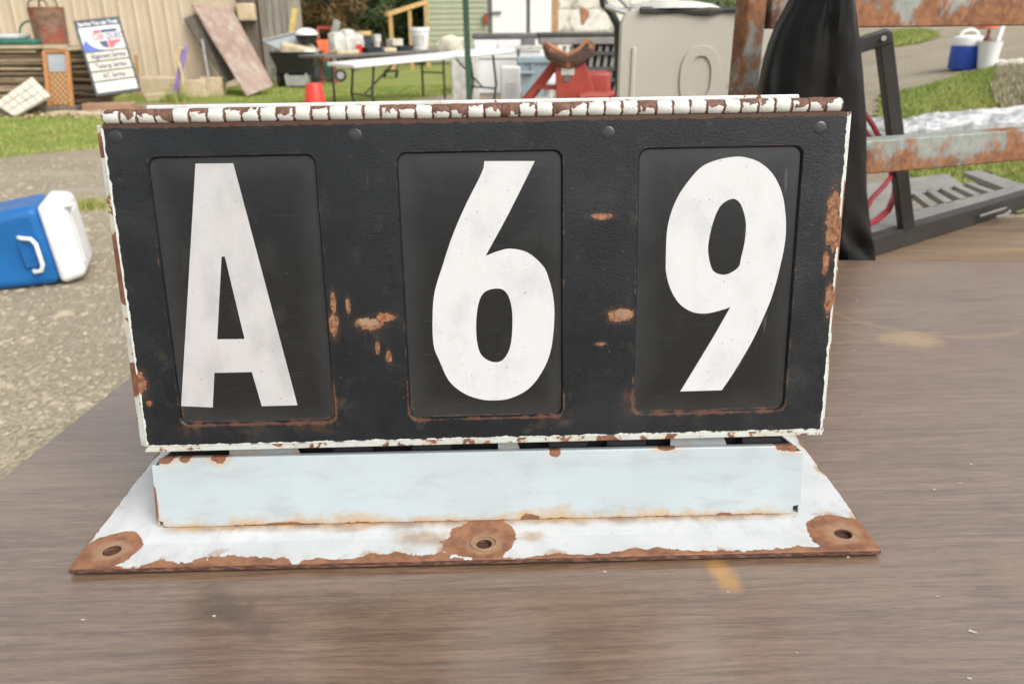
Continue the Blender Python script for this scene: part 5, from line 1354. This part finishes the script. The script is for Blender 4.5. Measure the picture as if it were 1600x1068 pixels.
q = at(1537, 66, g.y + .02); MB().lathe([(.045, -.16), (.05, -.14), (.05, .02), (.02, .07), (.02, .13)], 14, (g.x - br * .3, g.y + .02, g.z + bh * .98)).build('bottle', MAT['bottle'], smooth=True, label='brown bottle standing in the white bucket', category='bottle')
MB().bar((g.x + br * .5, g.y + .03, g.z + .03), (g.x + br * 1.25, g.y + .05, g.z + bh * 1.75), .045, .03, (0, 1, 0)).build('stick', MAT['whiteplastic'], label='white stick standing in the white bucket', category='stick')
g2 = on_ground(1543, 44)
MB().lathe([(.22, 0), (.22, .02), (.14, .03), (.03, .5)], 18, tuple(g2)).build('traffic_cone', MAT['orange'], smooth=True, label='small orange cone far up the gravel drive', category='cone')
RK = ['leftmost pale rock right of the white bucket', 'pale rock second from the white bucket', 'low pale rock at the middle of the rock row', 'pale rock near the right edge above the dry grass', 'rightmost pale rock at the edge of the picture']
for k, (px, py) in enumerate(((1561, 104), (1570, 106), (1579, 103), (1588, 105), (1597, 102))):
    g = on_ground(px, py); rr = random.uniform(.09, .15); mb = MB()
    mb.lathe([(.5, -.05), (1, .1), (.9, .35), (.4, .6), (.05, .65)], 9, wob=lambda p, t: p * (1 + .25 * mnoise.noise(Vector((p.x * 2 + k * 5, p.y * 2, p.z * 2)))))
    mb.v = [(g.x + p[0] * rr, g.y + p[1] * rr * .8, g.z + p[2] * rr) for p in mb.v]
    mb.build('rock', MAT['rock'], label=RK[k], category='rock', group='pale rocks beside the drive')

# ================================================================== LEFT: BLUE COOLER LYING ON ITS SIDE
c = on(108, 444); ax = Vector((-.93, -.36, 0)).normalized(); ay = Vector((ax.y, -ax.x, 0)) * -1
c.z += .014; c.x += .09
ck2 = empty('cooler', tuple(c), 'blue cooler with white lid lying on its side on the gravel', 'cooler')
# local frame: X along the body away from the lid, Y toward the back, Z up
back = Vector((-ax.y, ax.x, 0));
if back.y < 0: back = -back
CM = Matrix(((ax.x, back.x, 0, 0), (ax.y, back.y, 0, 0), (0, 0, 1, 0), (0, 0, 0, 1))) @ Matrix.Rotation(math.radians(5), 4, 'Y')
Hc, Dc, Lc = .425, .45, .70
def prism_x(x0, x1, y0, y1, z0, z1, sc1=1.0, yc=0, zc=0):
    mb = MB(); A = [(x0, y0, z0), (x0, y1, z0), (x0, y1, z1), (x0, y0, z1)]
    ym, zm = (y0 + y1) / 2, (z0 + z1) / 2
    B = [(x1, ym + (y - ym) * sc1, zm + (z - zm) * sc1) for _, y, z in A]
    mb.add(A + B, [(0, 1, 2, 3), (7, 6, 5, 4)] + [(i, 4 + i, 4 + (i + 1) % 4, (i + 1) % 4) for i in range(4)]); return mb
prism_x(.112, .112 + Lc, .006, Dc - .006, .006, Hc - .006, .80).build('body', MAT['bluebody'], ck2, CM, bevel=.045, seg=5)
prism_x(.116, -.012, 0, Dc, 0, Hc, .90).build('lid', MAT['whiteplastic'], ck2, CM, bevel=.038, seg=6)
prism_x(.0, -.018, .07, Dc - .07, .07, Hc - .07, .9).build('lid_pad', MAT['whiteplastic'], ck2, CM, bevel=.010, seg=3)
zc_ = Hc / 2 - .02
MB().tube([(.235, .02, zc_ + .085), (.215, -.02, zc_ + .085), (.175, -.032, zc_ + .078), (.160, -.034, zc_ + .05), (.160, -.034, zc_ - .06), (.175, -.032, zc_ - .088), (.205, -.02, zc_ - .092), (.215, .02, zc_ - .092)], .011, 10).build('handle', MAT['whiteplastic'], ck2, CM, smooth=True)
MB().box((.205, .008, zc_), (.085, .02, .15)).build('handle_recess', MAT['bluebody'], ck2, CM, bevel=.008)
MB().lathe([(.05, .02), (.055, .024)], 12, (-.002, .08, Hc - .06)).build('drain_plug', MAT['whiteplastic'], ck2, CM)

# ================================================================== TREES BEHIND
def tree(x, y, h, r, low, leaf, nl, label, dense=1.0):
    root = empty('tree', (x, y, 0), label, 'tree', 'trees and bushes behind the yard')
    mb = MB(); mb.tube([(0, 0, -.1), (.05, 0, h * .3), (-.05, .1, h * .6), (.05, 0, h * .85)], [.16, .12, .09, .03], 8)
    for k in range(5):
        t = random.uniform(0, 6.28); z = h * random.uniform(.25, .6)
        mb.tube([(0, 0, z), (r * .4 * math.cos(t), r * .4 * math.sin(t), z + h * .12), (r * .75 * math.cos(t), r * .75 * math.sin(t), z + h * .2)], [.06, .04, .015], 6)
    mb.build('trunk', MAT['bark'], root, smooth=True)
    cl = [(random.gauss(0, r * .42), random.gauss(0, r * .42), random.uniform(low, h), random.uniform(.35, .75) * r * .55) for _ in range(26)]
    mb = MB()
    for _ in range(nl):
        cx, cy, cz, cr = random.choice(cl)
        v = Vector((random.gauss(0, 1), random.gauss(0, 1), random.gauss(0, 1))).normalized() * cr * random.uniform(.5, 1.05)
        p = Vector((cx, cy, max(.05, cz))) + v; p.z = max(.03, p.z)
        s = random.uniform(.05, .10); a = Vector((random.gauss(0, 1), random.gauss(0, 1), random.gauss(0, .6))).normalized(); b = a.orthogonal().normalized()
        mb.add([p - a * s, p - b * s * .55, p + a * s, p + b * s * .55], [(0, 1, 2, 3)])
    mb.build('crown', leaf, root)
TL = [(-8.5, 34, 4.5, 2.3, .2, 'leaf1', 'dark green tree just right of the weathered board shed'),
      (-6.2, 31, 3.0, 1.5, .1, 'leaf2', 'brown autumn bush behind the red chair'),
      (-5.6, 37, 5.5, 2.6, .2, 'leaf1', 'tall dark tree behind the brown autumn bush'),
      (-4.6, 32, 3.2, 1.4, .1, 'leaf1', 'dark low bush behind the stair railing foot'),
      (-3.6, 35, 4.5, 2.0, .5, 'leaf3', 'yellowish green tree left of the green shed'),
      (-10.5, 38, 6, 3.0, .2, 'leaf3', 'green tree partly behind the weathered board shed'),
      (-3.3, 30.5, 2.2, 1.0, .05, 'leaf1', 'dark bush between stair railing and green shed'),
      (-7.2, 33, 2.6, 1.3, .05, 'leaf1', 'low dark bush behind the dump cart'),
      (4.5, 40, 6, 3.2, .3, 'leaf1', 'dark tree behind the blotchy wall'),
      (9, 42, 6.5, 3.4, .3, 'leaf3', 'green tree far behind the rusty rack')]
for (x, y, h, r, low, lf, lab) in TL:
    tree(x, y, h, r, low, MAT[lf], 5200 if y < 39 else 3000, lab)
# far wood beyond everything
mb = MB()
for _ in range(16000):
    x = random.uniform(-70, 70); y = 75 + random.uniform(-4, 6) - abs(x) * .15; z = terrain(x, y) + 9 * random.random() ** .8 * (1 + .25 * mnoise.noise(Vector((x * .2, 0, 0))))
    s = random.uniform(.3, .6); a = Vector((random.gauss(0, 1), random.gauss(0, 1), random.gauss(0, .6))).normalized(); b = a.orthogonal().normalized(); p = Vector((x, y, z))
    mb.add([p - a * s, p - b * s * .6, p + a * s, p + b * s * .6], [(0, 1, 2, 3)])
mb.build('wood', MAT['leaf1'], kind='stuff', rebase=False)
bpy.context.view_layer.update()
